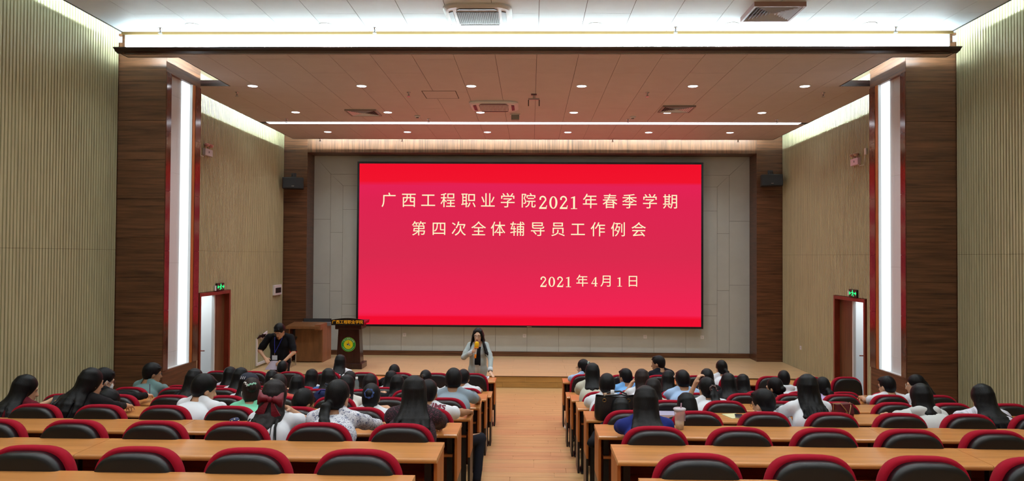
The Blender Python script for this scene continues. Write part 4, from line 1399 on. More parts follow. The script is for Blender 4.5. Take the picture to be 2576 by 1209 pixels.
def make_hair(kind, H, Rm, spine, root, org, male, col, seed, L_=0.5, part=0.0, spread=1.0, h=0.0085, wave=0.0, front=False):
    """spine: function s -> (centre, right, back, depth) s metres below the head centre"""
    rr = random.Random(seed)
    L = lambda x, y, z: H + Rm @ V3(x, y, z)
    w = 1.0 if male else 0.96
    pr = []
    cut = []
    if kind in ('short', 'crop', 'tuft'):
        v = {'short': 0.020, 'crop': 0.011, 'tuft': 0.024}[kind]
        pr.append(ell(L(0, -0.018, 0.040), V3(0.077 * w + v * 0.6, 0.097 * w + v * 0.75, 0.088 + v), Rm, 0, 0.03))
        pr.append(ell(L(0, -0.046, -0.015), V3(0.070 * w + v * 0.4, 0.060 + v * 0.6, 0.075), Rm, 0, 0.03))
        cut.append(ell(L(0, 0.115, -0.045), V3(0.10, 0.105, 0.095), Rm, 0, 0.012, -1))
        for s in (-1, 1):
            cut.append(ell(L(s * 0.085, 0.012, -0.052), V3(0.035, 0.045, 0.052), Rm, 0, 0.010, -1))
        cut.append(ell(L(0, -0.05, -0.135), V3(0.13, 0.12, 0.062), Rm, 0, 0.015, -1))
        for i in range(10):                                     # fringe and crown tufts
            a = rr.uniform(-1.2, 1.2); b = rr.uniform(0.5, 1.3)
            p = V3(0.085 * math.sin(a) * math.cos(b), 0.09 * math.cos(a) * math.cos(b), 0.09 * math.sin(b) + 0.035)
            q = p * 1.06 + V3(rr.uniform(-0.03, 0.03), 0.03, -0.008)
            pr.append(cap(L(*p), L(*q), 0.014, 0.005, 0, 0.012))
    else:
        v = 0.012 if kind in ('tail', 'bun', 'halfup') else 0.018
        pr.append(ell(L(0, -0.018, 0.036), V3(0.078 * w + v * 0.8, 0.098 * w + v * 0.7, 0.092 + v * 0.9), Rm, 0, 0.03))
        pr.append(ell(L(0, -0.040, -0.03), V3(0.072 * w + v * 0.7, 0.066 + v * 0.6, 0.085), Rm, 0, 0.03))
        cut.append(ell(L(part * 0.02, 0.120, -0.045), V3(0.078 if kind != 'tail' else 0.1, 0.085 if kind != 'tail' else 0.10, 0.105), Rm, 0, 0.015, -1))
        if kind in ('tail', 'bun'):
            for s in (-1, 1):
                cut.append(ell(L(s * 0.088, 0.020, -0.055), V3(0.03, 0.045, 0.05), Rm, 0, 0.010, -1))
            cut.append(ell(L(0, -0.04, -0.15), V3(0.13, 0.12, 0.062), Rm, 0, 0.015, -1))
    pr += cut
    if kind in ('long', 'bob', 'halfup'):
        n = 17 if kind != 'bob' else 15
        for i in range(n):
            t = -1 + 2 * i / (n - 1)
            phi = t * (1.75 if kind != 'halfup' else 1.25)
            Li = L_ * (1 - 0.10 * abs(t) + (rr.uniform(-0.10, 0.06) if kind != 'bob' else rr.uniform(-0.03, 0.02)))
            cp = math.cos(phi)
            pts = [L(0.020 * math.sin(phi), -0.02 - 0.015 * cp, 0.112 + 0.004), L(0.056 * w * math.sin(phi), -0.020 - 0.062 * cp, 0.094), L(0.073 * w * math.sin(phi), -0.020 - 0.088 * cp, 0.042)]
            s = 0.04
            ph = rr.uniform(0, 6); rk = rr.uniform(0.82, 1.12)
            while True:
                s = min(s, Li)
                c, r, b, dep = spine(s)
                wd = (0.074 + 0.026 * min(1, s / 0.18) + 0.05 * spread * min(1, max(0, s - 0.12) / 0.22)) * w
                g = min(1, max(0, (s - 0.10) / 0.15))
                dd = dep * (math.cos(phi * 0.85) * (1 - g) + g * max(0.15, math.cos(phi * 0.62)))
                x = wd * math.sin(phi) * (1 - 0.25 * g * (1 if abs(t) < 0.4 else 0)) if abs(phi) < 1.57 else wd * math.copysign(1, phi)
                sh = wave * math.sin(s * 34 + ph) * min(1, s / 0.2)
                pts.append(c + r * (x + sh + rr.uniform(-0.004, 0.004)) + b * (dd + rr.uniform(-0.004, 0.004)))
                if s >= Li - 1e-6: break
                s += 0.075
            m = len(pts)
            for j in range(m - 1):
                f0, f1 = j / (m - 1), (j + 1) / (m - 1)
                R0 = lambda f: 0.0205 * (1 - 0.62 * f ** 1.6) * rk if kind != 'bob' else 0.0215 * (1 - 0.35 * f) * rk
                pr.append(cap(pts[j], pts[j + 1], R0(f0), R0(f1) if j < m - 2 else 0.005, 0, 0.010))
    if kind in ('tail', 'halfup') and kind == 'tail':
        tz = part
        base = L(0, -0.112, 0.025 + tz)
        pr.append(cap(L(0, -0.09, 0.025 + tz), base, 0.024, 0.020, 0, 0.012))
        for i in range(6):
            a = rr.uniform(-1, 1)
            pts = [base]
            s = 0.04
            while True:
                s = min(s, L_)
                c, r, b, dep = spine(s)
                pts.append(c + r * (0.022 * a + 0.02 * spread * rr.uniform(-1, 1)) + b * (max(dep + 0.02, 0.145 if s < 0.2 else 0) + rr.uniform(-0.008, 0.008)))
                if s >= L_ - 1e-6: break
                s += 0.08
            m = len(pts)
            for j in range(m - 1):
                pr.append(cap(pts[j], pts[j + 1], 0.020 * (1 - 0.4 * j / m), 0.020 * (1 - 0.4 * (j + 1) / m) if j < m - 2 else 0.005, 0, 0.012))
    if kind == 'bun':
        pr.append(ell(L(0, -0.118, 0.02 + part), V3(0.042, 0.036, 0.040), Rm, 0, 0.012))
    sn = lambda P: 0.0022 * sinnoise(P @ np.diag([1, 1, 0.25]), seed, 70.0)
    V, F = grow(pr, h, (), sn)
    if kind == 'long' and h < 0.009:
        fl = MB()
        for i in range(16 if kind == 'long' else 8):
            phi = rr.uniform(-1.6, 1.6)
            pts = []
            for s in np.linspace(max(0.02, L_ - 0.22), L_ + rr.uniform(-0.03, 0.04), 5):
                c, r, b, dep = spine(s)
                wd = (0.092 + 0.05 * spread * min(1, max(0, s - 0.12) / 0.22)) * w
                pts.append(c - org + r * (wd * math.sin(phi) * 1.12 + rr.uniform(-0.005, 0.005)) + b * (dep * max(0.2, math.cos(phi * 0.62)) + 0.012))
            fl.tube(pts, [0.003, 0.004, 0.0035, 0.0025, 0.0008], 5)
        o = link('hair', qmesh('hair', V - org, F, hair_mat(col)), root)
        fl.obj('loose_strand', hair_mat(col), o)
        return o
    return link('hair', qmesh('hair', V - org, F, hair_mat(col)), root)

SKIN = M('skin', (206, 160, 128), 0.55, spec=0.35)
SKIN2 = M('skin_pale', (222, 182, 154), 0.55, spec=0.35)
SKIN3 = M('skin_tan', (176, 132, 100), 0.55, spec=0.35)
CLOTH = {}
def cloth(name, rgb, rough=0.85):
    return M('cloth_' + name, rgb, rough, spec=0.2, bump=0.25, bscale=260)
black_cloth = cloth('black', (20, 20, 24))
jeans = cloth('denim_blue', (52, 66, 96))
navy_t = cloth('navy_trousers', (30, 32, 42))
white_shoe = M('white_shoe', (222, 222, 222), 0.6)

def seated(name, k, X, Y, Z, label, hair, shirt, sleeve='short', male=False, yaw=0, nod=12, roll=0, body=0, armL='desk', armR='desk', face=False, glass=None,
           skin=None, trousers=None, hair_col='black', lean_x=0.0, fine=None, hair_kw=None, collar=None, kneeR=None, kneeL=None, feet=None, shoe=None, extra=None, seatx=None, hipx=None, sws=1.0):
    skin = skin or (SKIN3 if male else SKIN)
    fine = fine or (0.0165 if k <= 3 else 0.019 if k <= 5 else 0.021)
    fz_ = 0.0074 if k <= 3 else 0.0095
    trousers = trousers or navy_t
    yc = YF[k] - 1.28
    P = PL[k]
    s_ = -1 if X < 0 else 1
    sx = min(SEATX[s_], key=lambda q: abs(q - X)) if seatx is None else seatx
    OCC[(k, s_, SEATX[s_].index(sx) if sx in SEATX[s_] else 0)] = True
    seed = sum(ord(c) * (i + 1) for i, c in enumerate(name)) % 9973
    th = 0.022
    H = V3(X, Y, Z - 0.122 - th)
    Rm = head_frame(yaw, nod, roll)
    b = math.radians(body)
    sr = V3(math.cos(b), -math.sin(b), 0); sf = V3(math.sin(b), math.cos(b), 0)
    hip = V3(X + max(-0.13, min(0.13, sx - X)), yc + 0.17, P + 0.53)
    hip[0] = 0.5 * hip[0] + 0.5 * X if abs(sx - X) < 0.13 else hip[0]
    if hipx is not None: hip[0] = hipx
    Nb = H + V3(0, 0, -0.102) + Rm @ V3(0, -0.055, 0) * 0.8 + V3(lean_x, 0, 0)
    Nb[1] = min(Nb[1], Y - 0.045)
    back = nrm(Nb - hip)
    bk = np.cross(back, sr); bk = nrm(bk) * (1 if bk @ sf < 0 else -1)     # pointing out of the back
    chest = Nb + (hip - Nb) * 0.36 + bk * 0.025
    mid = Nb + (hip - Nb) * 0.68 + bk * 0.03
    g = 0.97 if male else 0.87
    sw = 0.178 * g * sws
    T = []
    for q in (-1, 1):
        o = sr * q
        T += [cap(hip + o * 0.085 * g, mid + o * 0.062 * g, 0.105 * g, 0.094 * g, PELVIS, 0.05), cap(mid + o * 0.062 * g, chest + o * 0.085 * g, 0.092 * g, 0.100 * g, TORSO, 0.05),
              cap(chest + o * 0.085 * g, Nb + V3(0, 0, -0.10) + o * 0.085 * g, 0.100 * g, 0.072 * g, TORSO, 0.05),
              cap(Nb + V3(0, 0, 0.012) + o * 0.035, Nb + V3(0, 0, -0.052) + o * sw * 0.85, 0.036 * g, 0.050 * g, TORSO, 0.035)]
    T += [cap(hip, mid, 0.112 * g, 0.104 * g, PELVIS, 0.07), cap(mid, chest, 0.104 * g, 0.112 * g, TORSO, 0.07), cap(chest, Nb + V3(0, 0, -0.09), 0.112 * g, 0.085 * g, TORSO, 0.07)]
    pr = list(T) + head_prims(H, Rm, male, Nb + V3(0, 0, -0.03), True)
    l1, l2 = 0.285 * (0.5 + 0.5 * g), 0.25 * (0.5 + 0.5 * g)
    fine_zones = []
    if face:
        fine_zones.append((H - 0.125, H + 0.125, fz_))
    else:
        fine_zones.append((H + V3(-0.07, -0.02, -0.12), H + V3(0.07, 0.125, 0.05), 0.0115))
    ztop = ZT[k]
    yn = YF[k] - DD
    hands = {}
    for q, spec in ((-1, armL), (1, armR)):
        sh = Nb + V3(0, 0, -0.060) + sr * q * sw
        vis = False
        curl = 0.7
        if spec == 'desk':
            tgt = V3(X + q * 0.09, max(yn + 0.16, Y + 0.22), ztop + 0.045); pole = V3(q * 1.0, -0.15, -0.55)
        elif spec == 'wide':
            tgt = V3(X + q * 0.02, yn + 0.14, ztop + 0.045); pole = V3(q * 1.0, -0.1, -0.12)
        elif spec == 'lap':
            tgt = V3(X + q * 0.07, yc + 0.52, P + 0.66); pole = V3(q * 0.7, -0.7, -0.4)
        elif spec == 'chin':
            tgt = H + Rm @ V3(q * 0.055, 0.085, -0.135); pole = V3(q * 0.55, 0.4, -1.0)
        else:
            tgt, pole = V3(*spec[0]), V3(*spec[1]); vis = True
            curl = spec[2] if len(spec) > 2 else 0.7
        E, W = ik(sh, tgt, l1, l2, pole)
        m = sh + (E - sh) * 0.54
        pr += [cap(sh, m, 0.052 * g, 0.046 * g, SLEEVE, 0.035), cap(m, E, 0.045 * g, 0.037 * g, UPARM, 0.03),
               cap(E, W, 0.038 * g, 0.026 * g, FOREARM, 0.02)]
        d = nrm(W - E)
        pn = V3(0, 0, -1) if abs(d[2]) < 0.75 else V3(-q, 0, 0)
        pr += hand_prims(W, d, pn, q, curl, 1.0 if vis else 1.25)
        hands[q] = (sh, E, W, d)
        if vis:
            fine_zones.append((W - 0.075 + d * 0.08, W + 0.075 + d * 0.08, fz_))
    for q, kn in ((-1, kneeL), (1, kneeR)):
        hj = hip + sr * q * 0.085 * g + V3(0, 0.02, -0.015)
        K = V3(*kn) if kn is not None else V3(hip[0] + q * 0.11, yc + 0.60, P + 0.50)
        A = V3(K[0], K[1] - 0.02, P + 0.09)
        if feet and q in feet:
            A = V3(*feet[q])
        pr += [cap(hj, K, 0.082 * g, 0.058 * g, THIGH, 0.05), cap(K, A, 0.054 * g, 0.040 * g, SHIN, 0.03),
               cap(A + V3(0, -0.02, -0.045), A + V3(0, 0.15, -0.055), 0.036, 0.032, FOOT, 0.025)]
    V, F = grow(pr, fine, fine_zones)
    org = V3(hip[0], yc + 0.2, P)
    root = link('person', qmesh('person', V - org, F, skin))
    root.location = org
    tag(root, label, 'person', 'seated audience')
    N = vnormals(V, F); tg = classify(V, pr)
    tags = {TORSO, SLEEVE} | ({UPARM, FOREARM} if sleeve == 'long' else set()) | ({UPARM} if sleeve == 'elbow' else set())
    if sleeve == 'none': tags = {TORSO}
    Vo = V - org
    sh = garment('shirt', Vo, F, N, tg, tags | {PELVIS}, 0.012 if sleeve != 'loose' else 0.02, shirt, root, seed, 0.008, 24.0, keep=lambda c, ft: ~((ft == PELVIS).any(1) & (c[:, 2] < 0.50)))
    garment('trousers', Vo, F, N, tg, {THIGH, SHIN, PELVIS}, 0.008, trousers, root, seed + 1, 0.004, keep=lambda c, ft: c[:, 2] < 0.56)
    garment('shoes', Vo, F, N, tg, {FOOT}, 0.008, shoe or black_cloth, root, seed + 2, 0.0)
    pts = [H, Nb + V3(0, 0, 0.0), chest, hip]
    d1 = np.linalg.norm(pts[1] - pts[0]); d2 = np.linalg.norm(pts[2] - pts[1]); d3 = np.linalg.norm(pts[3] - pts[2])
    hb = nrm(-(Rm[:, 1] * V3(1, 1, 0)))
    hr = nrm(Rm[:, 0] * V3(1, 1, 0.0))
    def spine(s):
        if s < d1:
            t = s / d1; c = pts[0] + (pts[1] - pts[0]) * t; dep = 0.100 + 0.012 * t
        elif s < d1 + d2:
            t = (s - d1) / d2; c = pts[1] + (pts[2] - pts[1]) * t; dep = 0.112 + 0.028 * min(1, t * 1.6)
        else:
            t = (s - d1 - d2) / d3; c = pts[2] + (pts[3] - pts[2]) * t; dep = 0.140
        m = min(1, max(0, (s - 0.08) / 0.2))
        return c, nrm(hr * (1 - m) + sr * m), nrm(hb * (1 - m) + bk * m), dep
    kind, kw = hair if isinstance(hair, tuple) else (hair, {})
    kw = dict(kw); kw.setdefault('h', 0.0088 if k <= 4 else 0.0105)
    make_hair(kind, H, Rm, spine, root, org, male, hair_col, seed, **kw)
    face_parts(H, Rm, root, org, male)
    if glass:
        glasses(H, Rm, root, org, glass)
    info = dict(H=H, Rm=Rm, org=org, Nb=Nb, chest=chest, hip=hip, sr=sr, bk=bk, hands=hands, spine=spine, shirt=sh, root=root)
    if extra:
        extra(info)
    return info

# ------------------------------------------------------------------ small parts worn by people
from mathutils.bvhtree import BVHTree
def neck_band(i, rgb, name='lanyard', r=0.070, w=0.009, dz=-0.028, tilt=0.0):
    c = i['Nb'] + V3(0, 0, dz) - i['org']
    pts = []
    for a in range(21):
        t = 2 * math.pi * a / 20
        pts.append(c + i['sr'] * (r * 1.08 * math.cos(t)) + V3(i['sr'][1] * -1, i['sr'][0], 0) * (r * 1.05 * math.sin(t)) + V3(0, 0, 0.022 * -math.sin(t)))
    return MB().tube(pts, w, 6, cap=False).obj(name, M('band_%d_%d_%d' % rgb, rgb, 0.6), i['root'])
def tie_point(i, x, y, z): return i['H'] + i['Rm'] @ V3(x, y, z) - i['org']
def Rmat(i): return Matrix(i['Rm'].tolist())
def scrunchie(i, rgb, z=0.02, r=0.034, y=-0.125, name='scrunchie', mat=None, n=3):
    pts = []
    c = tie_point(i, 0, y, z)
    for a in range(25):
        t = 2 * math.pi * a / 24
        rr = r * (1 + 0.12 * math.sin(7 * t))
        pts.append(c + i['Rm'] @ V3(rr * math.cos(t), 0.004 * math.sin(5 * t), rr * math.sin(t)))
    return MB().tube(pts, [0.012 + 0.003 * math.sin(a * 2.1) for a in range(25)], 7, cap=False).obj(name, mat or M('scrunchie_%d_%d_%d' % rgb, rgb, 0.8), i['root'])
def hair_clip(i, x, y, z, rgb, w=0.05, rot=0.3, emit=False):
    m_ = MB()
    Rb = i['Rm'] @ np.array([[math.cos(rot), 0, math.sin(rot)], [0, 1, 0], [-math.sin(rot), 0, math.cos(rot)]])
    c = i['H'] + i['Rm'] @ V3(x, y, z) - i['org']
    for a in range(5):
        p = c + Rb @ V3((a - 2) * w / 5, 0, 0.006 * (a % 2))
        m_.ball(p, (w / 9, 0.008, 0.010), 8, 6, 0, Matrix(Rb.tolist()))
    return m_.obj('hair_clip', M('clip_%d_%d_%d' % rgb, rgb, 0.15, spec=0.9), i['root'])
def hair_bow(i):
    m_ = MB()
    R = i['Rm']; c = i['H'] + R @ V3(0.03, -0.142, 0.0) - i['org']
    cr_, sr_ = math.cos(0.10), math.sin(0.10)
    def q(x, y, z): return c + R @ (V3(x * cr_ - z * -sr_, y, -x * sr_ + z * cr_) * 0.95)
    for s in (-1, 1):
        # loop: folded ribbon
        n = 9
        outer, inner = [], []
        for a in range(n):
            t = a / (n - 1)
            x = s * (0.012 + 0.088 * t)
            hgt = 0.014 + 0.040 * t + 0.006 * math.sin(3 * t * math.pi)
            yb = -0.016 - 0.020 * math.sin(math.pi * t)
            outer += [(x, yb, hgt + 0.012 * t), (x, yb - 0.012, 0.0 + 0.006 * math.sin(5 * t)), (x, yb, -hgt + 0.004 * t), (x, yb + 0.014, 0.0)]
        vs = [q(*p) for p in outer]
        fs = [(a * 4 + k, a * 4 + (k + 1) % 4, (a + 1) * 4 + (k + 1) % 4, (a + 1) * 4 + k) for a in range(n - 1) for k in range(4)]
        fs += [(0, 1, 2, 3), tuple((n - 1) * 4 + k for k in (3, 2, 1, 0))]
        m_.add(vs, fs, 0, True)
        # tail
        outer = []
        for a in range(7):
            t = a / 6
            x0 = s * (0.006 + 0.028 * t); x1 = s * (0.022 + 0.082 * t)
            z = -0.01 - 0.112 * t
            y = -0.014 - 0.012 * math.sin(2.5 * t)
            outer += [(x0, y, z - 0.014 * t), (x1, y - 0.008, z + 0.012 * t), (x1, y + 0.002, z + 0.012 * t), (x0, y + 0.006, z - 0.014 * t)]
        vs = [q(*p) for p in outer]
        fs = [(a * 4 + k, a * 4 + (k + 1) % 4, (a + 1) * 4 + (k + 1) % 4, (a + 1) * 4 + k) for a in range(6) for k in range(4)]
        fs += [(0, 1, 2, 3), (27, 26, 25, 24)]
        m_.add(vs, fs, 0, False)
    m_.ball(q(0, -0.028, 0), (0.020, 0.016, 0.022), 12, 8, 0, Matrix(R.tolist()))
    return m_.obj('hair_bow', M('bow_ribbon', (112, 10, 32), 0.55, bump=0.2, bscale=120), i['root'])
def face_mask(i):
    c = i['H'] + i['Rm'] @ V3(0, 0.072, -0.055) - i['org']
    m_ = MB().ball(c, (0.058, 0.040, 0.052), 16, 10, 0, Rmat(i))
    o = m_.obj('face_mask', M('mask_white', (226, 228, 230), 0.7), i['root'])
    s_ = MB()
    for s in (-1, 1):
        L = lambda x, y, z: i['H'] + i['Rm'] @ V3(x, y, z) - i['org']
        s_.tube([L(s * 0.05, 0.075, -0.03), L(s * 0.075, 0.03, -0.01), L(s * 0.086, -0.01, 0.012), L(s * 0.09, -0.022, -0.015), L(s * 0.08, 0.01, -0.045), L(s * 0.05, 0.07, -0.085)], 0.0025, 6)
    s_.obj('ear_loop', MATS['mask_white'], o)
def back_text(i, s, size, dz, rgb, dx=0.0):
    sh = i['shirt']
    me0 = sh.data
    bvh = BVHTree.FromPolygons([v.co.copy() for v in me0.vertices], [tuple(p.vertices) for p in me0.polygons])
    tm_ = text_mesh(s, size, 0.0, 0.003)
    upv = nrm(np.cross(i['bk'], i['sr']) * (1 if np.cross(i['bk'], i['sr'])[2] > 0 else -1))
    c = i['chest'] - i['org'] + upv * dz
    bm = bmesh.new(); bm.from_mesh(tm_)
    bmesh.ops.subdivide_edges(bm, edges=[e for e in bm.edges if e.calc_length() > 0.02], cuts=2, use_grid_fill=False)
    bmesh.ops.triangulate(bm, faces=bm.faces[:])
    for v in bm.verts:
        p = Vector(c + i['sr'] * (v.co.x + dx) + upv * v.co.y + i['bk'] * 0.5)
        h = bvh.ray_cast(p, Vector(-i['bk']))
        v.co = (h[0] + Vector(i['bk']) * 0.004) if h[0] is not None else p - Vector(i['bk']) * 0.33
    bm.to_mesh(tm_); bm.free()
    tm_.materials.clear(); tm_.materials.append(M('print_%d_%d_%d' % rgb, rgb, 0.7))
    return link('lettering', tm_, i['root'])
def hood(i, mat):
    c = i['Nb'] + i['bk'] * 0.07 + V3(0, 0, -0.055)
    pr = [cap(c + i['sr'] * x0 + i['bk'] * y0 + V3(0, 0, z0), c + i['sr'] * x1 + i['bk'] * y1 + V3(0, 0, z1), 0.036, 0.036, 0, 0.04)
          for x0, y0, z0, x1, y1, z1 in ((-0.10, -0.07, 0.05, -0.08, 0.0, 0.02), (0.10, -0.07, 0.05, 0.08, 0.0, 0.02), (-0.08, 0.0, 0.02, 0.0, 0.055, -0.07), (0.08, 0.0, 0.02, 0.0, 0.055, -0.07), (-0.06, 0.02, 0.03, 0.06, 0.02, 0.03))]
    V, F = grow(pr, 0.010)
    return link('hood', qmesh('hood', V - i['org'], F, mat), i['root'])
def hand_thing(name, loc, label, cat): return thing(name, loc, label, cat)

# printed cloths
floral = spots('cloth_floral', (222, 224, 232), [((176, 178, 196), 22, 0.34, 22), ((104, 108, 134), 46, 0.30, 60), ((34, 60, 108), 34, 0.26, 40)], 0.8)
speckle = spots('cloth_purple_speckle', (34, 20, 28), [((128, 62, 84), 95, 0.30, 30), ((30, 14, 22), 60, 0.22, 20)], 0.85)
print_bw = spots('cloth_blue_white_print', (206, 214, 222), [((60, 92, 132), 40, 0.32, 20)], 0.85)
stripe = M('cloth_stripe_shirt', (206, 204, 216), 0.85, noise=(0.45, (70, 6, 2)))
white_t = cloth('white', (226, 230, 236)); white_w = cloth('warm_white', (222, 220, 212)); cream_t = cloth('cream', (206, 204, 190))
hoodie = cloth('pale_hoodie', (206, 210, 208)); maroon = cloth('maroon', (92, 18, 30)); teal = cloth('teal_grey', (104, 132, 132))
mint_t = cloth('mint', (128, 212, 176)); denim = cloth('denim_shirt', (72, 112, 176)); sky = cloth('sky_blue', (122, 180, 238)); pale_blue = cloth('pale_blue', (166, 196, 232))
grey_t = cloth('grey_blue', (142, 158, 170)); navy_suit = cloth('navy_suit', (18, 22, 32)); blue_sw = cloth('blue_sweater', (34, 46, 118)); lilac = cloth('lilac', (188, 172, 214))
dark_c = cloth('charcoal', (30, 28, 30)); orange_c = cloth('black_orange', (26, 22, 22))

def P_(*a, **k): return seated(*a, **k)
# ---- left block
P_('maroon', 3, -4.69, 7.07, 1.71, 'long haired woman in maroon top with white side stripe, looking down at her phone', ('long', dict(L_=0.40, spread=1.3, part=0.5)), maroon, sleeve='short', yaw=42, nod=16, body=14, face=True,
   armL=((-4.72, 7.50, 1.385), (-0.6, -0.3, -0.8), 0.9), armR=((-4.57, 7.42, 1.39), (0.7, -0.2, -0.6), 0.9), trousers=jeans,
   extra=lambda i: MB().tube([i['Nb'] - i['org'] + i['sr'] * -0.19 + i['bk'] * 0.055 + V3(0, 0, -0.06), i['chest'] - i['org'] + i['sr'] * -0.165 + i['bk'] * 0.10, i['hip'] - i['org'] + i['sr'] * -0.16 + i['bk'] * 0.10 + V3(0, 0, 0.1)], 0.014, 6).obj('side_stripe', white_t, i['root']))
P_('longL', 3, -4.07, 7.07, 1.78, 'woman with very long straight black hair in black, leaning right, beside the slat wall', ('long', dict(L_=0.62, spread=1.0, part=0.6)), dark_c, sleeve='long', yaw=30, nod=8, body=0, roll=5, lean_x=-0.05, hipx=-4.28)
P_('maskman', 4, -4.73, 8.46, 1.57, 'man in black with glasses and white face mask, writing, by the left slat wall', ('short', {}), cloth('black_wool', (18, 18, 20)), sleeve='long', male=True, yaw=38, nod=16, body=10, face=True, glass=(70, 22, 28), skin=SKIN2, armR=((-4.45, 9.0, 1.17), (0.8, -0.1, -0.3), 0.8), extra=face_mask)
P_('lowbob', 3, -4.08, 7.37, 1.53, 'woman with glossy black bob bowed low behind a chair in front of the slat wall', ('bob', dict(L_=0.16)), white_t, yaw=25, nod=34, seatx=SEATX[-1][5], hipx=-3.82, armL='lap', armR='lap')
P_('teal', 5, -4.82, 9.74, 1.45, 'man in grey-teal shirt with glasses looking right, seated before the left wooden column', ('short', {}), teal, male=True, yaw=52, nod=6, body=22, face=True, glass=(60, 60, 64), armR='wide')
P_('orange', 4, -3.69, 8.41, 1.58, 'woman in black with orange piping and long black hair, below the white doorway', ('long', dict(L_=0.30, spread=1.3)), orange_c, sleeve='long', yaw=10, nod=14, extra=lambda i: neck_band(i, (214, 110, 50), 'piping', r=0.085, w=0.007, dz=-0.055))
P_('whiteT', 3, -3.03, 7.12, 1.72, 'young man in white T-shirt with blue lanyard and black mop of hair, looking right', ('tuft', {}), white_t, male=True, yaw=48, nod=14, body=18, face=True, skin=SKIN, armR='wide', extra=lambda i: neck_band(i, (52, 58, 140)))
P_('clipF', 6, -4.32, 11.02, 1.22, 'long haired woman with small mint hair clip, in front of the brown door leaf', ('long', dict(L_=0.34)), cloth('lilac_white', (206, 200, 220)), yaw=5, nod=14, extra=lambda i: hair_clip(i, -0.085, -0.04, -0.02, (120, 220, 190), 0.035, 1.4))
P_('dark8b', 5, -3.68, 9.74, 1.40, 'woman with long black hair covering her back, right of the woman with mint clip', ('long', dict(L_=0.42, spread=1.25)), white_t, yaw=16, nod=14)
def cap_extra(i):
    R = i['Rm']; c = i['H'] - i['org']
    m_ = MB()
    V, F = grow([ell(i['H'] + R @ V3(0, -0.012, 0.062), V3(0.098, 0.118, 0.082), R, 0, 0.02), ell(i['H'] + R @ V3(0, 0.12, 0.055), V3(0.075, 0.065, 0.010), R, 0, 0.012), ell(i['H'] + R @ V3(0, -0.02, -0.06), V3(0.16, 0.18, 0.085), R, 0, 0.01, -1)], 0.009)
    o = link('cap', qmesh('cap', V - i['org'], F, M('navy_cap', (26, 30, 48), 0.8)), i['root'])
    w_ = MB()
    for q in (-0.022, 0.0, 0.022):
        w_.tube([c + R @ V3(q - 0.008, -0.131, 0.055), c + R @ V3(q, -0.127, 0.085)], 0.004, 6)
    w_.obj('cap_mark', white_t, o)
    s_ = MB()
    for q in (-1, 1):
        s_.tube([i['Nb'] - i['org'] + i['sr'] * q * 0.10 + V3(0, 0.04, 0.0), i['Nb'] - i['org'] + i['sr'] * q * 0.11 + i['bk'] * 0.085 + V3(0, 0, -0.06), i['chest'] - i['org'] + i['sr'] * q * 0.10 + i['bk'] * 0.125], 0.012, 6)
    s_.obj('strap', black_cloth, i['root'])
P_('capgirl', 4, -3.09, 8.41, 1.54, 'person in navy cap with white marks, white top and black straps', ('bob', dict(L_=0.22)), white_t, yaw=14, nod=16, extra=cap_extra)
P_('mint', 3, -2.59, 7.12, 1.70, 'woman in mint green top, brown hair pinned up with glittering clips, blue lanyard', ('bun', dict(part=0.01)), mint_t, yaw=-22, nod=16, hair_col='brown', skin=SKIN2, extra=lambda i: (neck_band(i, (54, 50, 150)), hair_clip(i, 0.0, -0.150, 0.055, (170, 236, 214), 0.075, -0.2), hair_clip(i, -0.055, -0.115, 0.065, (222, 224, 226), 0.05, 1.0), face_mask(i)))
def bow_extra(i):
    hair_bow(i)
    rr = random.Random(3)
    m_ = MB()
    for a in range(9):
        s = rr.choice((-1, 1))
        x = s * rr.uniform(0.06, 0.15)
        pts = []
        for t in (0.16, 0.26, 0.36, 0.46):
            c, r, b, d = i['spine'](t)
            pts.append(c - i['org'] + r * (x * (0.55 + t * 1.2) + rr.uniform(-0.01, 0.01)) + b * (d + 0.004 - 0.045 * min(1, abs(x) * 5) * 0.6))
        m_.tube(pts, [0.004, 0.0045, 0.003, 0.001], 5)
    m_.obj('loose_strand', hair_mat('soft'), i['root'])
P_('bow', 2, -1.92, 5.77, 1.90, 'woman with large dark red hair bow, white shirt and one hand at her neck', ('long', dict(L_=0.66, spread=-0.75, h=0.0075)), white_t, yaw=4, nod=8, hair_col='dbrown', armR=((-1.82, 5.80, 1.665), (0.7, 0.9, -1.0), 1.0), sws=0.8, extra=bow_extra, trousers=jeans)
P_('frontboy', 7, -4.09, 12.66, 1.09, 'short haired boy in the front row, head right before the standing man', ('crop', {}), dark_c, male=True, yaw=5, nod=22)
P_('dark14', 6, -3.73, 11.07, 1.17, 'woman with rounded dark hair just left below the front row boy', ('bob', dict(L_=0.2)), dark_c, yaw=0, nod=14, hair_col='soft')
P_('dark15', 4, -2.79, 8.52, 1.52, 'woman with pinned dark brown hair behind the red bow, head low', ('bun', dict(part=0.0)), cloth('coral', (190, 86, 70)), yaw=0, nod=20, hair_col='dbrown', extra=lambda i: hair_clip(i, -0.05, -0.11, 0.05, (220, 210, 190), 0.05, 0.4))
P_('long16', 5, -2.97, 9.79, 1.31, 'woman with a broad curtain of black hair right of the red bow', ('long', dict(L_=0.46, spread=0.9)), dark_c, yaw=0, nod=12)
P_('low17', 3, -2.18, 7.37, 1.55, 'person with short black hair and glasses bowed low between red bow and floral shirt', ('short', {}), dark_c, male=True, yaw=28, nod=32, face=True, glass=(40, 36, 36), armL='lap', armR='lap')
P_('w18', 6, -3.15, 11.07, 1.19, 'woman with shoulder length black hair and pale printed top before the media console', ('long', dict(L_=0.24)), print_bw, yaw=6, nod=14)
P_('denim', 5, -2.56, 9.74, 1.40, 'woman in blue denim shirt with a full black bob, below the podium', ('bob', dict(L_=0.24)), denim, yaw=-6, nod=12, hair_col='soft')
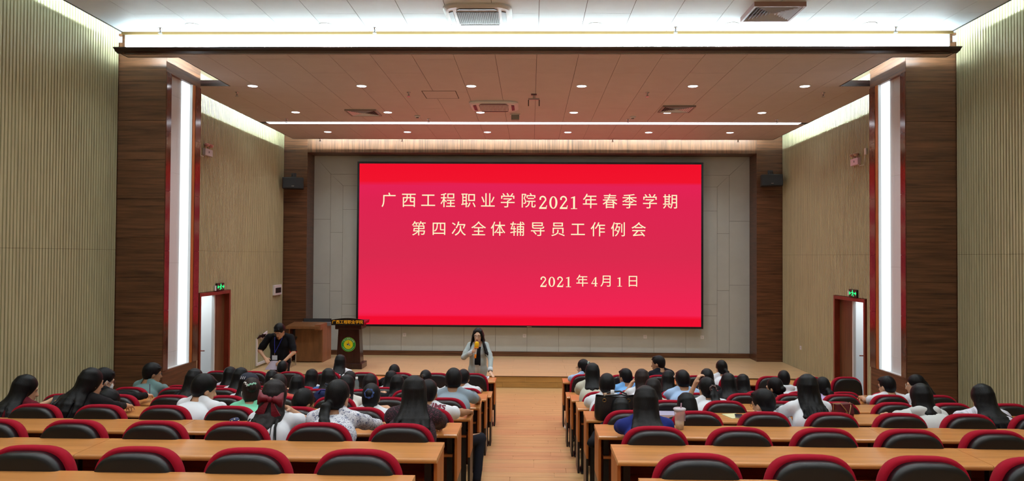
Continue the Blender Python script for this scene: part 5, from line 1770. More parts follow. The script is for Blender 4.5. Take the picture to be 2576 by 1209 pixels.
P_('front20', 7, -3.07, 12.41, 1.23, 'front row woman with black hair and white shirt, directly before the podium', ('long', dict(L_=0.30, spread=0.2)), white_t, yaw=0, nod=12)
P_('w21', 6, -2.60, 11.07, 1.17, 'woman with long black hair right of the denim shirted woman, nearer the stage', ('long', dict(L_=0.4)), dark_c, yaw=-4, nod=12)
P_('w22', 4, -2.02, 8.46, 1.52, 'woman in white shirt with long dark hair behind the floral shirted woman', ('long', dict(L_=0.30, spread=0.3)), white_w, yaw=10, nod=14, armR='wide')
P_('w23', 5, -2.04, 9.79, 1.33, 'woman with smooth dark brown bob right of the white shirted woman', ('bob', dict(L_=0.2)), dark_c, yaw=0, nod=14, hair_col='dbrown')
P_('floral', 2, -1.44, 5.77, 1.91, 'woman in blue and white floral shirt with a black braid, head turned right', ('tail', dict(L_=0.46, part=-0.075, spread=0.2, h=0.0075)), floral, sleeve='long', yaw=20, nod=12, face=True, armR=((-1.20, 6.28, 1.46), (0.9, -0.1, -0.35), 0.8), skin=SKIN, extra=lambda i: hair_clip(i, -0.055, -0.085, 0.075, (40, 54, 70), 0.06, 0.8), trousers=jeans)
P_('scrunch', 3, -1.49, 7.22, 1.64, 'woman in white T-shirt with hair tied by a blue scrunchie', ('bun', dict(part=0.0)), white_t, yaw=0, nod=20, extra=lambda i: scrunchie(i, (52, 76, 130)))
P_('w26', 6, -2.00, 11.07, 1.18, 'black haired woman in blue printed sleeves right of the dark brown bob', ('long', dict(L_=0.28)), print_bw, sleeve='long', yaw=4, nod=14)
P_('w27', 5, -1.69, 9.79, 1.32, 'black haired woman in black between the scrunchie woman and the purple blouse', ('long', dict(L_=0.32)), black_cloth, sleeve='long', yaw=-4, nod=12)
P_('low28', 7, -2.25, 12.71, 1.03, 'front row person with black hair bent far down over the desk', ('short', {}), dark_c, male=True, yaw=12, nod=40)
P_('purple', 2, -0.86, 5.71, 1.95, 'woman with long straight black hair over a dark purple speckled blouse, nearest the aisle', ('long', dict(L_=0.58, spread=1.1, h=0.0075)), speckle, sleeve='loose', yaw=-8, nod=6, hair_col='soft', armR=((-0.72, 6.24, 1.455), (0.9, -0.1, -0.3), 0.8), armL='wide')
P_('mjms', 3, -0.94, 7.12, 1.70, 'young man in white T-shirt printed with dark red letters, elbow out to the aisle', ('crop', {}), white_t, male=True, yaw=6, nod=16, body=8, armR=((-0.60, 7.56, 1.31), (1.0, 0.0, -0.1), 0.8), skin=SKIN3, extra=lambda i: back_text(i, 'MJMS', 0.082, 0.150, (116, 26, 50), 0.065))
P_('claw31', 6, -1.50, 11.07, 1.20, 'woman in white top with brown black hair held by a claw clip', ('bun', dict(part=0.0)), white_t, yaw=10, nod=14, hair_col='soft', extra=lambda i: hair_clip(i, -0.01, -0.145, 0.03, (90, 66, 42), 0.06, 1.3))
P_('grayT', 4, -0.84, 8.46, 1.60, 'man in grey T-shirt with thick black hair, one leg out in the aisle', ('tuft', {}), grey_t, male=True, yaw=-4, nod=14, body=4, armR=((-0.60, 8.95, 1.155), (1.0, 0.0, -0.1), 0.8), trousers=navy_t, kneeR=(-0.535, 8.36, 0.86), feet={1: (-0.56, 8.20, 0.355 + 0.10)}, shoe=M('grey_sneaker', (150, 152, 156), 0.6))
P_('tee34', 5, -0.99, 9.84, 1.37, 'person in white T-shirt with a black hair knot, hidden behind the grey shirted man', ('bun', dict(part=-0.07)), white_t, yaw=20, nod=18, body=14, armR=((-0.74, 10.3, 0.99), (1.0, 0.0, -0.15), 0.8), skin=SKIN3)
P_('tee33', 6, -0.96, 11.12, 1.20, 'man in white T-shirt behind the woman with microphone, arm out to the aisle', ('short', {}), white_t, male=True, yaw=10, nod=16, body=14, armR=((-0.74, 11.7, 0.80), (1.0, 0.0, -0.2), 0.8))
# ---- right block
P_('R1', 7, 0.85, 12.46, 1.19, 'front row woman in pale blue shirt with glasses and tied hair looking left', ('tail', dict(L_=0.22, part=0.03)), pale_blue, sleeve='long', yaw=-52, nod=10, body=-12, face=True, glass=(40, 34, 34), shoe=white_shoe, armL=((0.66, 13.05, 0.80), (-0.8, -0.2, -0.4), 0.8), feet={-1: (0.60, 12.60, 0.10)}, kneeL=(0.66, 12.58, 0.49), trousers=cloth('khaki', (150, 124, 96)), extra=lambda i: scrunchie(i, (150, 170, 160), 0.055, 0.022))
P_('R2', 5, 0.78, 9.74, 1.50, 'woman in cream textured jacket with straight black hair, nearest the aisle right block', ('long', dict(L_=0.24, spread=0.5)), cloth('cream_jacket', (198, 196, 180)), sleeve='loose', yaw=-6, nod=8, armL=((0.70, 10.28, 0.99), (-1.0, -0.1, -0.5), 0.8), armR='desk')
P_('R3', 4, 0.84, 8.46, 1.56, 'man in white shirt with cropped black hair, seated behind the black handbag', ('short', {}), white_t, male=True, yaw=0, nod=14, armL=((0.72, 8.98, 1.15), (-1.0, 0.0, -0.4), 0.8))
P_('R4', 6, 1.36, 11.07, 1.25, 'man in bright sky blue shirt with short hair and glasses looking left', ('crop', {}), sky, male=True, yaw=-34, nod=8, body=-8, face=True, glass=(50, 46, 46))
P_('R5', 5, 1.40, 9.74, 1.43, 'woman with reddish brown shoulder hair in white T-shirt, raised left hand', ('long', dict(L_=0.22)), white_t, yaw=-10, nod=10, hair_col='brown', armL=((1.30, 9.98, 1.19), (-0.8, -0.1, -1.2), 0.9))
P_('R6', 7, 2.03, 12.31, 1.28, 'front row man in dark navy suit with black hair, face turned left', ('crop', {}), navy_suit, sleeve='long', male=True, yaw=-62, nod=6, body=-20, face=True)
P_('R7', 4, 1.35, 8.51, 1.51, 'woman with dark brown bob and cream top, behind the straw of the drink cup', ('bob', dict(L_=0.2, part=0.3)), cream_t, yaw=14, nod=18, hair_col='dbrown')
P_('R8', 2, 0.86, 5.77, 1.88, 'woman in royal blue sweater with long black hair, elbows spread on the desk', ('long', dict(L_=0.42, spread=0.7, h=0.0075)), blue_sw, sleeve='long', yaw=4, nod=16, armL=((0.78, 6.28, 1.465), (-1.0, -0.2, -0.10), 0.8), armR=((1.02, 6.30, 1.465), (1.0, -0.2, -0.10), 0.8), hair_col='soft')
P_('R9', 3, 0.87, 7.42, 1.49, 'person with black hair bowed low beside the black handbag', ('bob', dict(L_=0.16)), black_cloth, sleeve='long', yaw=0, nod=36, armL='lap', armR='lap')
P_('R10', 3, 1.49, 7.37, 1.55, 'person with smooth black hair bowed low right behind the drink cup', ('bob', dict(L_=0.14)), dark_c, yaw=-6, nod=34, armL='lap', armR='lap')
P_('R11', 4, 1.92, 8.46, 1.54, 'woman in white shirt with ponytail in a patterned hair tie, hand raised to her face', ('tail', dict(L_=0.34, part=-0.02, spread=1.2)), white_t, yaw=-22, nod=12, face=True, armL=((1.84, 8.64, 1.43), (-0.5, 0.3, -1.2), 0.9), extra=lambda i: scrunchie(i, (60, 40, 40), -0.0, 0.034, -0.128, mat=spots('leopard_tie', (60, 40, 38), [((220, 200, 190), 90, 0.3, 10)])))
P_('R12', 5, 1.91, 9.74, 1.42, 'man in pale blue shirt with thick black hair, left of the ponytail woman', ('short', {}), pale_blue, male=True, yaw=-10, nod=12, armR='wide')
P_('R13', 6, 1.97, 11.07, 1.22, 'woman in black with white hair clip, before the man in navy suit', ('bob', dict(L_=0.2)), black_cloth, sleeve='long', yaw=14, nod=14, extra=lambda i: hair_clip(i, 0.07, -0.07, 0.055, (235, 235, 238), 0.045, 0.9))
P_('R14', 6, 2.52, 11.07, 1.25, 'person with black hair directly behind the ponytail woman', ('bob', dict(L_=0.17)), dark_c, yaw=0, nod=14)
P_('R15', 7, 3.04, 12.36, 1.21, 'front row woman in white shirt with long low ponytail', ('tail', dict(L_=0.42, part=-0.05)), white_t, yaw=-20, nod=8, body=8, face=True)
P_('R16', 5, 2.48, 9.74, 1.39, 'woman in black with long black hair spread wide over her shoulders', ('long', dict(L_=0.36, spread=1.5)), black_cloth, sleeve='loose', yaw=-4, nod=14)
P_('R17', 6, 3.04, 11.12, 1.17, 'woman with black shoulder hair right of the black dressed woman', ('long', dict(L_=0.26)), black_cloth, sleeve='long', yaw=-5, nod=12)
P_('R18', 5, 3.07, 9.79, 1.34, 'woman in black top with yellow collar and tied hair, profile to the left', ('bun', dict(part=-0.04)), black_cloth, sleeve='long', yaw=-46, nod=10, body=-8, face=True, extra=lambda i: (neck_band(i, (60, 80, 150), 'lanyard', 0.07, 0.006, -0.02), neck_band(i, (196, 180, 96), 'collar', 0.085, 0.014, -0.052)))
P_('R19', 6, 3.59, 11.02, 1.25, 'man in white hooded top with short black hair near the right slat wall', ('crop', {}), white_t, sleeve='long', male=True, yaw=6, nod=10, extra=lambda i: hood(i, white_t))
P_('R20', 3, 2.16, 7.22, 1.62, 'man with black glasses and black hair looking left, sunk behind a chair', ('short', {}), white_t, male=True, yaw=-36, nod=10, face=True, glass=(14, 14, 16), skin=SKIN, hipx=2.0, armL='lap', armR='lap')
P_('R21', 3, 2.50, 7.04, 1.79, 'woman in white T-shirt with wavy black hair beside the maroon handbag', ('long', dict(L_=0.36, spread=0.5, wave=0.012, h=0.0075)), white_t, sleeve='elbow', yaw=-4, nod=6, body=-6, armL=((2.33, 7.58, 1.30), (-1.0, -0.1, -0.5), 0.8), trousers=jeans)
P_('R22', 5, 3.67, 9.79, 1.35, 'woman in lilac top with low ponytail before the dark right doorway', ('tail', dict(L_=0.30, part=-0.06)), lilac, yaw=-14, nod=12)
P_('R23', 5, 4.47, 9.79, 1.37, 'man with bare nape and glasses, black hair, below the right light niche', ('crop', {}), white_t, male=True, yaw=-26, nod=8, face=True, glass=(16, 16, 18), skin=SKIN)
P_('R24', 5, 4.80, 9.74, 1.40, 'woman in white with clear glasses and black ponytail, profile left, by the right column', ('tail', dict(L_=0.3, part=0.0)), white_t, yaw=-58, nod=8, body=-14, face=True, glass=(196, 186, 170))
P_('R25', 3, 3.53, 7.07, 1.71, 'person with round mop of black hair in pale hooded sweatshirt', ('bob', dict(L_=0.15, spread=0.4)), hoodie, sleeve='loose', yaw=0, nod=12, extra=lambda i: hood(i, hoodie))
P_('R26', 3, 4.08, 7.07, 1.71, 'woman with very long black hair over a striped pale shirt, by the right slat wall', ('long', dict(L_=0.62, spread=2.2)), stripe, sleeve='loose', yaw=-6, nod=16)

for s in (-1, 1):
    for k in range(1, 8):
        for i in range(8):
            x = SEATX[s][i]
            if k == 1 and abs(x) > 3.3: continue
            if k == 2 and abs(x) > 4.1: continue
            if k == 3 and abs(x) > 4.9: continue
            make_chair(s, k, i, OCC.get((k, s, i), False))

# ------------------------------------------------------------------ the two people standing in front
def standing(name, H, Rm, male, face_to, N, shoulders, elbows, wrists, hips, knees, ankles, palms, curls, skin, label):
    g = 0.98 if male else 0.84
    sr, sf = face_to
    hipc = (hips[-1] + hips[1]) / 2
    chest = N + (hipc - N) * 0.36 - sf * 0.012
    mid = N + (hipc - N) * 0.68
    pr = []
    for q in (-1, 1):
        o = sr * q
        pr += [cap(hipc + o * 0.080 * g + V3(0, 0, 0.02), mid + o * 0.058 * g, 0.100 * g, 0.088 * g, PELVIS, 0.05), cap(mid + o * 0.058 * g, chest + o * 0.080 * g, 0.088 * g, 0.096 * g, TORSO, 0.05),
               cap(chest + o * 0.080 * g, N + V3(0, 0, -0.10) + o * 0.080 * g, 0.096 * g, 0.068 * g, TORSO, 0.05),
               cap(N + V3(0, 0, 0.010) + o * 0.035, shoulders[q] * 0.85 + (N + V3(0, 0, -0.06)) * 0.15, 0.034 * g, 0.050 * g, TORSO, 0.035)]
    pr += head_prims(H, Rm, male, N + V3(0, 0, -0.03), True)
    fz = [(H - 0.13, H + 0.13, 0.0065)]
    for q in (-1, 1):
        S, E, W = shoulders[q], elbows[q], wrists[q]
        m = S + (E - S) * 0.66
        pr += [cap(S, m, 0.051 * g, 0.045 * g, SLEEVE, 0.03), cap(m, E, 0.044 * g, 0.036 * g, UPARM, 0.03), cap(E, W, 0.037 * g, 0.024 * g, FOREARM, 0.02)]
        d, n = palms[q]
        pr += hand_prims(W, d, n, q, curls[q], 1.0 if male else 0.93)
        fz.append((W + nrm(d) * 0.08 - 0.10, W + nrm(d) * 0.08 + 0.08, 0.0065))
        pr += [cap(hips[q], knees[q], 0.083 * g, 0.056 * g, THIGH, 0.05), cap(knees[q], ankles[q], 0.054 * g, 0.038 * g, SHIN, 0.03),
               cap(ankles[q] - sf * 0.02 + V3(0, 0, -0.045), ankles[q] + sf * 0.14 + V3(0, 0, -0.055), 0.035, 0.030, FOOT, 0.02)]
    V, F = grow(pr, 0.012, fz)
    org = V3(hipc[0], hipc[1], 0.0)
    root = link('person', qmesh('person', V - org, F, skin))
    root.location = org
    tag(root, label, 'person')
    def spine(s):
        pts = [H, N, chest, hipc]
        ds = [np.linalg.norm(pts[i + 1] - pts[i]) for i in range(3)]
        bk = -sf
        if s < ds[0]: return H + (N - H) * s / ds[0], sr, bk, 0.10
        if s < ds[0] + ds[1]: return N + (chest - N) * (s - ds[0]) / ds[1], sr, bk, 0.125
        return chest + (hipc - chest) * (s - ds[0] - ds[1]) / ds[2], sr, bk, 0.13
    return dict(V=V - org, F=F, N=vnormals(V, F), tg=classify(V, pr), org=org, root=root, H=H, Rm=Rm, Nb=N, chest=chest, hip=hipc, sr=sr, sf=sf, bk=-sf, spine=spine)

# woman with the microphone, facing the hall
H = V3(-0.935, 13.75, 1.412)
Rm = head_frame(186, 6)
sr, sf = V3(-1, 0.04, 0), V3(-0.04, -1, 0)
N = V3(-0.935, 13.775, 1.280)
SH = {1: N + V3(-0.140, 0.0, -0.045), -1: N + V3(0.140, 0.0, -0.045)}
micW = V3(-1.002, 13.515, 1.160)
E1, _ = ik(SH[1], micW, 0.265, 0.235, V3(-1.0, 0.25, -0.9))
E2, W2 = ik(SH[-1], V3(-0.685, 13.34, 0.795), 0.30, 0.295, V3(0.6, 0.6, 0.1))
W_ = standing('speaker', H, Rm, False, (sr, sf), N, SH, {1: E1, -1: E2}, {1: micW, -1: W2},
    {1: V3(-1.015, 13.78, 0.80), -1: V3(-0.855, 13.78, 0.80)}, {1: V3(-1.02, 13.75, 0.44), -1: V3(-0.85, 13.75, 0.44)}, {1: V3(-1.02, 13.79, 0.085), -1: V3(-0.84, 13.79, 0.085)},
    {1: (V3(0.20, -0.85, 0.35), V3(0.95, 0.2, 0.0)), -1: (V3(0.42, -0.70, -0.42), V3(0.0, -0.45, -1.0))}, {1: 1.45, -1: 0.12}, SKIN2,
    'woman in pale grey blazer, black top and glasses speaking into a yellow microphone')
rt_ = W_['root']; V, F, Nn, tg = W_['V'], W_['F'], W_['N'], W_['tg']
blazer = M('blazer_linen', (170, 182, 182), 0.85, bump=0.3, bscale=180)
cuff = M('blazer_cuff', (202, 212, 220), 0.8)
cx = H[0] - W_['org'][0]
garment('black_top', V, F, Nn, tg, {TORSO, PELVIS}, 0.008, black_cloth, rt_, 5, 0.003, keep=lambda c, ft: (c[:, 2] > 0.885) & (c[:, 2] < 1.215))
garment('trousers', V, F, Nn, tg, {PELVIS, THIGH, SHIN}, 0.010, cloth('cream_trousers', (206, 206, 196)), rt_, 6, 0.005, keep=lambda c, ft: c[:, 2] < 0.90)
garment('shoes', V, F, Nn, tg, {FOOT}, 0.007, white_shoe, rt_, 7, 0.0)
bl = garment('blazer', V, F, Nn, tg, {TORSO, PELVIS, THIGH, SLEEVE, UPARM, FOREARM}, 0.017, blazer, rt_, 8, 0.007,
    keep=lambda c, ft: (c[:, 2] > 0.66) & ~((c[:, 1] < W_['chest'][1] - W_['org'][1] - 0.01) & (np.abs(c[:, 0] - cx) < 0.052 + 0.03 * np.clip((c[:, 2] - 1.05) / 0.25, 0, 1) ** 2) & ~np.isin(ft, [SLEEVE, UPARM, FOREARM]).any(1)))
for q, (a, b) in {1: (E1, micW), -1: (E2, W2)}.items():
    d = nrm(b - a)
    c0, c1 = (b - d * 0.10 if q == 1 else b - d * 0.085) - W_['org'], (b - d * 0.015 if q == 1 else b - d * 0.02) - W_['org']
    MB().tube([c0, c0 + d * 0.004, c1, c1 + d * 0.004], [0.043, 0.046, 0.044, 0.039], 14).obj('cuff', cuff, rt_)
lap = MB()
for s in (-1, 1):
    pts = [(s * 0.062, 1.27), (s * 0.112, 1.235), (s * 0.118, 1.165), (s * 0.092, 1.15), (s * 0.052, 0.97), (s * 0.046, 1.0), (s * 0.056, 1.16)]
    bvh = BVHTree.FromPolygons([v.co.copy() for v in bl.data.vertices], [tuple(p.vertices) for p in bl.data.polygons])
    vs = []
    for x, z in pts:
        h = bvh.ray_cast(Vector((cx + x, -1.0, z)), Vector((0, 1, 0)))
        yv = h[0].y if h[0] is not None else -0.11
        vs.append((cx + x, min(yv, -0.04) - 0.010, z))
    vs2 = [(p[0], p[1] + 0.012, p[2]) for p in vs]
    n = len(vs)
    lap.add(vs + vs2, [tuple(range(n)), tuple(range(2 * n - 1, n - 1, -1))] + [(i, (i + 1) % n, n + (i + 1) % n, n + i) for i in range(n)])
lap.obj('lapel', M('blazer_lapel', (182, 192, 192), 0.85, bump=0.3, bscale=180), rt_)
face_parts(H, Rm, rt_, W_['org'], False)
glasses(H, Rm, rt_, W_['org'], (52, 44, 44))
def woman_hair():
    L = lambda x, y, z: H + Rm @ V3(x, y, z)
    pr = [ell(L(0, -0.018, 0.038), V3(0.088, 0.106, 0.104), Rm, 0, 0.03), ell(L(0, -0.035, -0.04), V3(0.082, 0.075, 0.10), Rm, 0, 0.03),
          ell(L(-0.006, 0.112, -0.035), V3(0.066, 0.082, 0.126), Rm, 0, 0.012, -1), ell(L(-0.010, 0.105, 0.045), V3(0.058, 0.050, 0.050), Rm, 0, 0.012, -1)]
    rr = random.Random(11)
    for s, n, Ln in ((1, 13, 0.33), (-1, 18, 0.41)):             # her right falls behind the shoulder, her left in front
        for i in range(n):
            t = i / (n - 1)
            fr = -0.05 + 0.085 * t
            Li = Ln * rr.uniform(0.85, 1.05)
            pts = [L(s * 0.060, fr * 0.8, 0.085), L(s * 0.088, fr, 0.0), L(s * (0.092 + 0.01 * t), fr + 0.005, -0.10)]
            z = 0.17
            while z < Li:
                out = (z - 0.10) * (0.26 + 0.28 * t if s < 0 else 0.36)
                pts.append(L(s * (0.098 + out + 0.014 * math.sin(z * 26 + i)), fr + (0.03 + 0.10 * min(1, (z - 0.12) / 0.14)) * (1 if s < 0 else 0.4) + rr.uniform(-0.004, 0.004), -z))
                z += 0.055
            m = len(pts)
            for j in range(m - 1):
                pr.append(cap(pts[j], pts[j + 1], 0.0165 - 0.005 * j / m, 0.0165 - 0.005 * (j + 1) / m if j < m - 2 else 0.004, 0, 0.008))
    for i in range(9):
        x = -0.07 + 0.14 * i / 8
        pts = [L(x, -0.10, 0.02), L(x * 1.2, -0.115, -0.1), L(x * 1.4, -0.13, -0.2), L(x * 1.5, -0.14, -0.33)]
        for j in range(3):
            pr.append(cap(pts[j], pts[j + 1], 0.022, 0.02 if j < 2 else 0.006, 0, 0.014))
    V2, F2 = grow(pr, 0.0075, (), lambda P: 0.002 * sinnoise(P @ np.diag([1, 1, 0.25]), 3, 70.0))
    link('hair', qmesh('hair', V2 - W_['org'], F2, hair_mat('soft')), rt_)
woman_hair()
MB().tube([W2 - W_['org'] + V3(0.026 * math.cos(a), 0, 0.026 * math.sin(a)) for a in [i * 0.5236 for i in range(13)]], 0.005, 6, cap=False).obj('wristwatch', black_metal, rt_)

# microphone in her right hand
mp0, mp1 = V3(-0.962, 13.432, 1.052), V3(-0.930, 13.452, 1.335)
t = thing('microphone', tuple(mp0), 'microphone with yellow foam head and orange end held by the woman in the blazer', 'microphone')
dd = nrm(mp1 - mp0)
u1 = lambda a: dd * a
MB().tube([u1(0.0), u1(0.004), u1(0.066), u1(0.07)], [0.014, 0.018, 0.018, 0.016], 14).obj('end_cap', M('mic_orange', (246, 138, 20), 0.5), t)
MB().tube([u1(0.07), u1(0.18)], [0.016, 0.017], 14).obj('body', M('mic_white', (222, 220, 214), 0.4), t)
MB().tube([u1(0.175), u1(0.178), u1(0.186), u1(0.189)], [0.028, 0.042, 0.042, 0.03], 16).obj('ring', MATS['mic_orange'], t)
MB().tube([u1(0.185), u1(0.19), u1(0.215), u1(0.25), u1(0.272), u1(0.286), u1(0.291)], [0.028, 0.034, 0.038, 0.039, 0.034, 0.022, 0.006], 18).obj('foam_head', M('mic_yellow_foam', (240, 186, 6), 0.9, bump=0.5, bscale=300), t)

# man in black reading a sheet, behind the front row
H = V3(-4.53, 13.82, 1.455)
Rm = head_frame(196, 34)
sr, sf = V3(-1, 0.05, 0), V3(-0.05, -1, 0)
N = V3(-4.555, 13.93, 1.378)
SH = {1: N + V3(-0.20, -0.01, -0.045), -1: N + V3(0.20, 0.0, -0.045)}
w1, w2 = V3(-4.755, 13.72, 0.985), V3(-4.40, 13.66, 0.925)
E1, w1 = ik(SH[1], w1, 0.285, 0.215, V3(-1.0, 0.3, -0.2))
E2, w2 = ik(SH[-1], w2, 0.30, 0.25, V3(1.0, 0.3, -0.1))
Mn = standing('reader', H, Rm, True, (sr, sf), N, SH, {1: E1, -1: E2}, {1: w1, -1: w2},
    {1: V3(-4.64, 13.93, 0.88), -1: V3(-4.46, 13.93, 0.88)}, {1: V3(-4.65, 13.90, 0.48), -1: V3(-4.45, 13.90, 0.48)}, {1: V3(-4.66, 13.94, 0.09), -1: V3(-4.44, 13.94, 0.09)},
    {1: (V3(0.62, -0.45, -0.50), V3(0.3, 0.2, -0.8)), -1: (V3(-0.75, -0.45, -0.25), V3(-0.2, 0.6, -0.5))}, {1: 0.35, -1: 0.8}, SKIN,
    'standing man in black shirt with blue lanyard looking down at a white sheet')
rt_ = Mn['root']; V, F, Nn, tg = Mn['V'], Mn['F'], Mn['N'], Mn['tg']
garment('shirt', V, F, Nn, tg, {TORSO, PELVIS, SLEEVE, UPARM}, 0.016, cloth('black_shirt', (14, 14, 18)), rt_, 15, 0.007, keep=lambda c, ft: (c[:, 2] > 0.86) & ~((ft == UPARM).all(1) & (c[:, 2] < 1.09)))
garment('trousers', V, F, Nn, tg, {PELVIS, THIGH, SHIN}, 0.010, navy_t, rt_, 16, 0.005, keep=lambda c, ft: c[:, 2] < 0.92)
garment('shoes', V, F, Nn, tg, {FOOT}, 0.007, black_cloth, rt_, 17, 0.0)
make_hair('short', H, Rm, Mn['spine'], rt_, Mn['org'], True, 'black', 21)
face_parts(H, Rm, rt_, Mn['org'], True)
glasses(H, Rm, rt_, Mn['org'], (120, 100, 90))
ob = N - Mn['org']
cols = MB()
for s in (-1, 1):
    cols.add([ob + V3(s * 0.02, -0.085, -0.03), ob + V3(s * 0.075, -0.05, 0.015), ob + V3(s * 0.085, -0.075, -0.04), ob + V3(s * 0.04, -0.108, -0.075)] + [ob + V3(s * 0.02, -0.075, -0.03), ob + V3(s * 0.07, -0.04, 0.01), ob + V3(s * 0.085, -0.065, -0.045), ob + V3(s * 0.04, -0.098, -0.08)],
             [(0, 1, 2, 3), (7, 6, 5, 4), (0, 4, 5, 1), (1, 5, 6, 2), (2, 6, 7, 3), (3, 7, 4, 0)])
cols.obj('collar', MATS['cloth_black_shirt'], rt_)
ln = MB()
for s in (-1, 1):
    ln.tube([ob + V3(s * 0.07, 0.0, 0.012), ob + V3(s * 0.068, -0.09, -0.045), ob + V3(s * 0.045 - 0.01, -0.137, -0.15), ob + V3(-0.045, -0.145, -0.31)], 0.0055, 6)
ln = ln.obj('lanyard', M('lanyard_blue', (40, 50, 160), 0.5), rt_)
bc = ob + V3(-0.045, -0.148, -0.31)
MB().box(bc[0] - 0.006, bc[0] + 0.006, bc[1] - 0.006, bc[1] + 0.004, bc[2] - 0.045, bc[2]).obj('clasp', chrome, ln)
MB().box(bc[0] - 0.047, bc[0] + 0.047, bc[1] - 0.005, bc[1], bc[2] - 0.125, bc[2] - 0.045).obj('badge', M('badge_white', (206, 216, 226), 0.4), ln)
t = thing('paper_sheet', (-4.595, 13.60, 0.79), 'pale lavender white sheet of paper held in front of the man in black', 'paper')
m_ = MB()
vs = []
for i in range(6):
    a = i / 5
    for j in range(5):
        b = j / 4
        x0, x1 = -0.125 + 0.105 * a, 0.09 + 0.015 * a
        vs.append((x0 + (x1 - x0) * b, 0.005 + 0.03 * a + 0.02 * math.sin(math.pi * b), 0.155 * a))
m_.add(vs, [(i * 5 + j, i * 5 + j + 1, (i + 1) * 5 + j + 1, (i + 1) * 5 + j) for i in range(5) for j in range(4)])
m_.add([(v[0], v[1] + 0.004, v[2]) for v in vs], [((i + 1) * 5 + j, (i + 1) * 5 + j + 1, i * 5 + j + 1, i * 5 + j) for i in range(5) for j in range(4)])
m_.obj('sheets', M('paper_lavender', (206, 200, 222), 0.7), t)

# ------------------------------------------------------------------ things on the desks
def desk_z(k): return ZT[k]
# drink cup
t = thing('drink_cup', (1.235, 6.41, ZT[2] + 0.0), 'clear plastic cup of milky drink with straw on the desk by the blue sweater', 'cup')
clear = M('clear_cup_plastic', (226, 224, 232), 0.15, alpha=0.42)
MB().lathe([(0.0001, 0.001), (0.033, 0.001), (0.047, 0.165), (0.049, 0.168)]).obj('cup', clear, t)
MB().lathe([(0.0001, 0.003), (0.0315, 0.003), (0.0365, 0.062), (0.0001, 0.062)]).obj('drink', M('milk_tea', (206, 186, 158), 0.5), t)
MB().lathe([(0.051, 0.160), (0.052, 0.170), (0.046, 0.175), (0.0001, 0.173)]).obj('lid', M('cup_lid', (222, 220, 228), 0.3, alpha=0.75), t)
MB().cyl((0.0, 0.0, 0.02), (0.014, 0.0, 0.215), 0.0055).obj('straw', M('straw_pink', (206, 170, 190), 0.4, alpha=0.85), t)
MB().box(0.032, 0.046, -0.014, 0.02, 0.07, 0.13).obj('label', M('cup_label', (150, 130, 150), 0.6), t)
# black handbag with bottles
t = thing('handbag', (0.83, 7.52, ZT[3]), 'large black leather handbag with open top standing on the desk near the aisle', 'bag')
leather = M('black_leather', (20, 19, 21), 0.4, bump=0.3, bscale=140)
m_ = MB()
lo = [(-0.19, -0.065), (0.19, -0.065), (0.19, 0.065), (-0.19, 0.065)]
vs = []
for z, f, y in ((0.0, 0.97, 1.0), (0.02, 1.04, 1.15), (0.12, 1.05, 1.1), (0.225, 0.98, 0.8)):
    for i in range(24):
        a = 2 * math.pi * i / 24
        vs.append((0.195 * f * math.copysign(abs(math.cos(a)) ** 0.35, math.cos(a)), 0.07 * y * math.copysign(abs(math.sin(a)) ** 0.5, math.sin(a)), z + 0.006 * math.sin(3 * a) * (z > 0.2)))
fs = [(j * 24 + i, j * 24 + (i + 1) % 24, (j + 1) * 24 + (i + 1) % 24, (j + 1) * 24 + i) for j in range(3) for i in range(24)] + [tuple(range(24))[::-1]]
m_.add(vs, fs, 0, True)
m_.obj('body', leather, t)
h = MB()
for y, dz in ((-0.05, 0.03), (0.05, 0.05)):
    h.tube([(-0.11, y, 0.20), (-0.10, y, 0.235), (-0.04, y * 1.2, 0.225 + dz * 0.5), (0.05, y * 1.2, 0.23 + dz * 0.6), (0.11, y, 0.235), (0.115, y, 0.20)], 0.009, 8)
h.obj('handle', leather, t)
b_ = MB()
for x in (-0.115, 0.115):
    b_.tube([(x + 0.016 * math.cos(a), -0.075, 0.195 + 0.016 * math.sin(a)) for a in [i * 0.5236 for i in range(13)]], 0.003, 6, cap=False)
b_.obj('buckle', M('brass', (176, 140, 80), 0.3, metal=1.0), t)
MB().box(-0.03, 0.03, -0.078, -0.072, 0.10, 0.20).obj('flap', leather, t)
def bottle(loc, label, rgb, h=0.24, r=0.032, cap_rgb=(230, 230, 232), al=0.5):
    t = thing('bottle', loc, label, 'bottle')
    MB().lathe([(0.0001, 0.0), (r, 0.0), (r, h * 0.68), (r * 0.45, h * 0.86), (r * 0.42, h * 0.9), (0.0001, h * 0.9)]).obj('body', M('bottle_%d' % rgb[0], rgb, 0.15, alpha=al), t)
    MB().lathe([(r * 0.52, h * 0.88), (r * 0.52, h), (0.0001, h)]).obj('cap', M('bottle_cap_%d' % cap_rgb[0], cap_rgb, 0.4), t)
bottle((0.80, 7.52, ZT[3] + 0.03), 'white capped bottle sticking out of the black handbag', (214, 216, 222), 0.25, 0.034, al=1.0)
bottle((0.73, 7.50, ZT[3] + 0.03), 'small clear glass bottle in the black handbag, left of the white cap', (190, 176, 160), 0.225, 0.026, (180, 150, 120), 0.7)
t = thing('lunch_box', (0.87, 7.53, ZT[3] + 0.1), 'pale rounded box lying in the open top of the black handbag', 'box')
MB().box(-0.07, 0.07, -0.035, 0.035, 0.0, 0.115, 0, 0.02).obj('box', white_plastic, t)
MB().box(-0.072, 0.072, -0.037, 0.037, 0.115, 0.13, 0, 0.006).obj('lid', M('box_lid_grey', (170, 178, 186), 0.4), t)
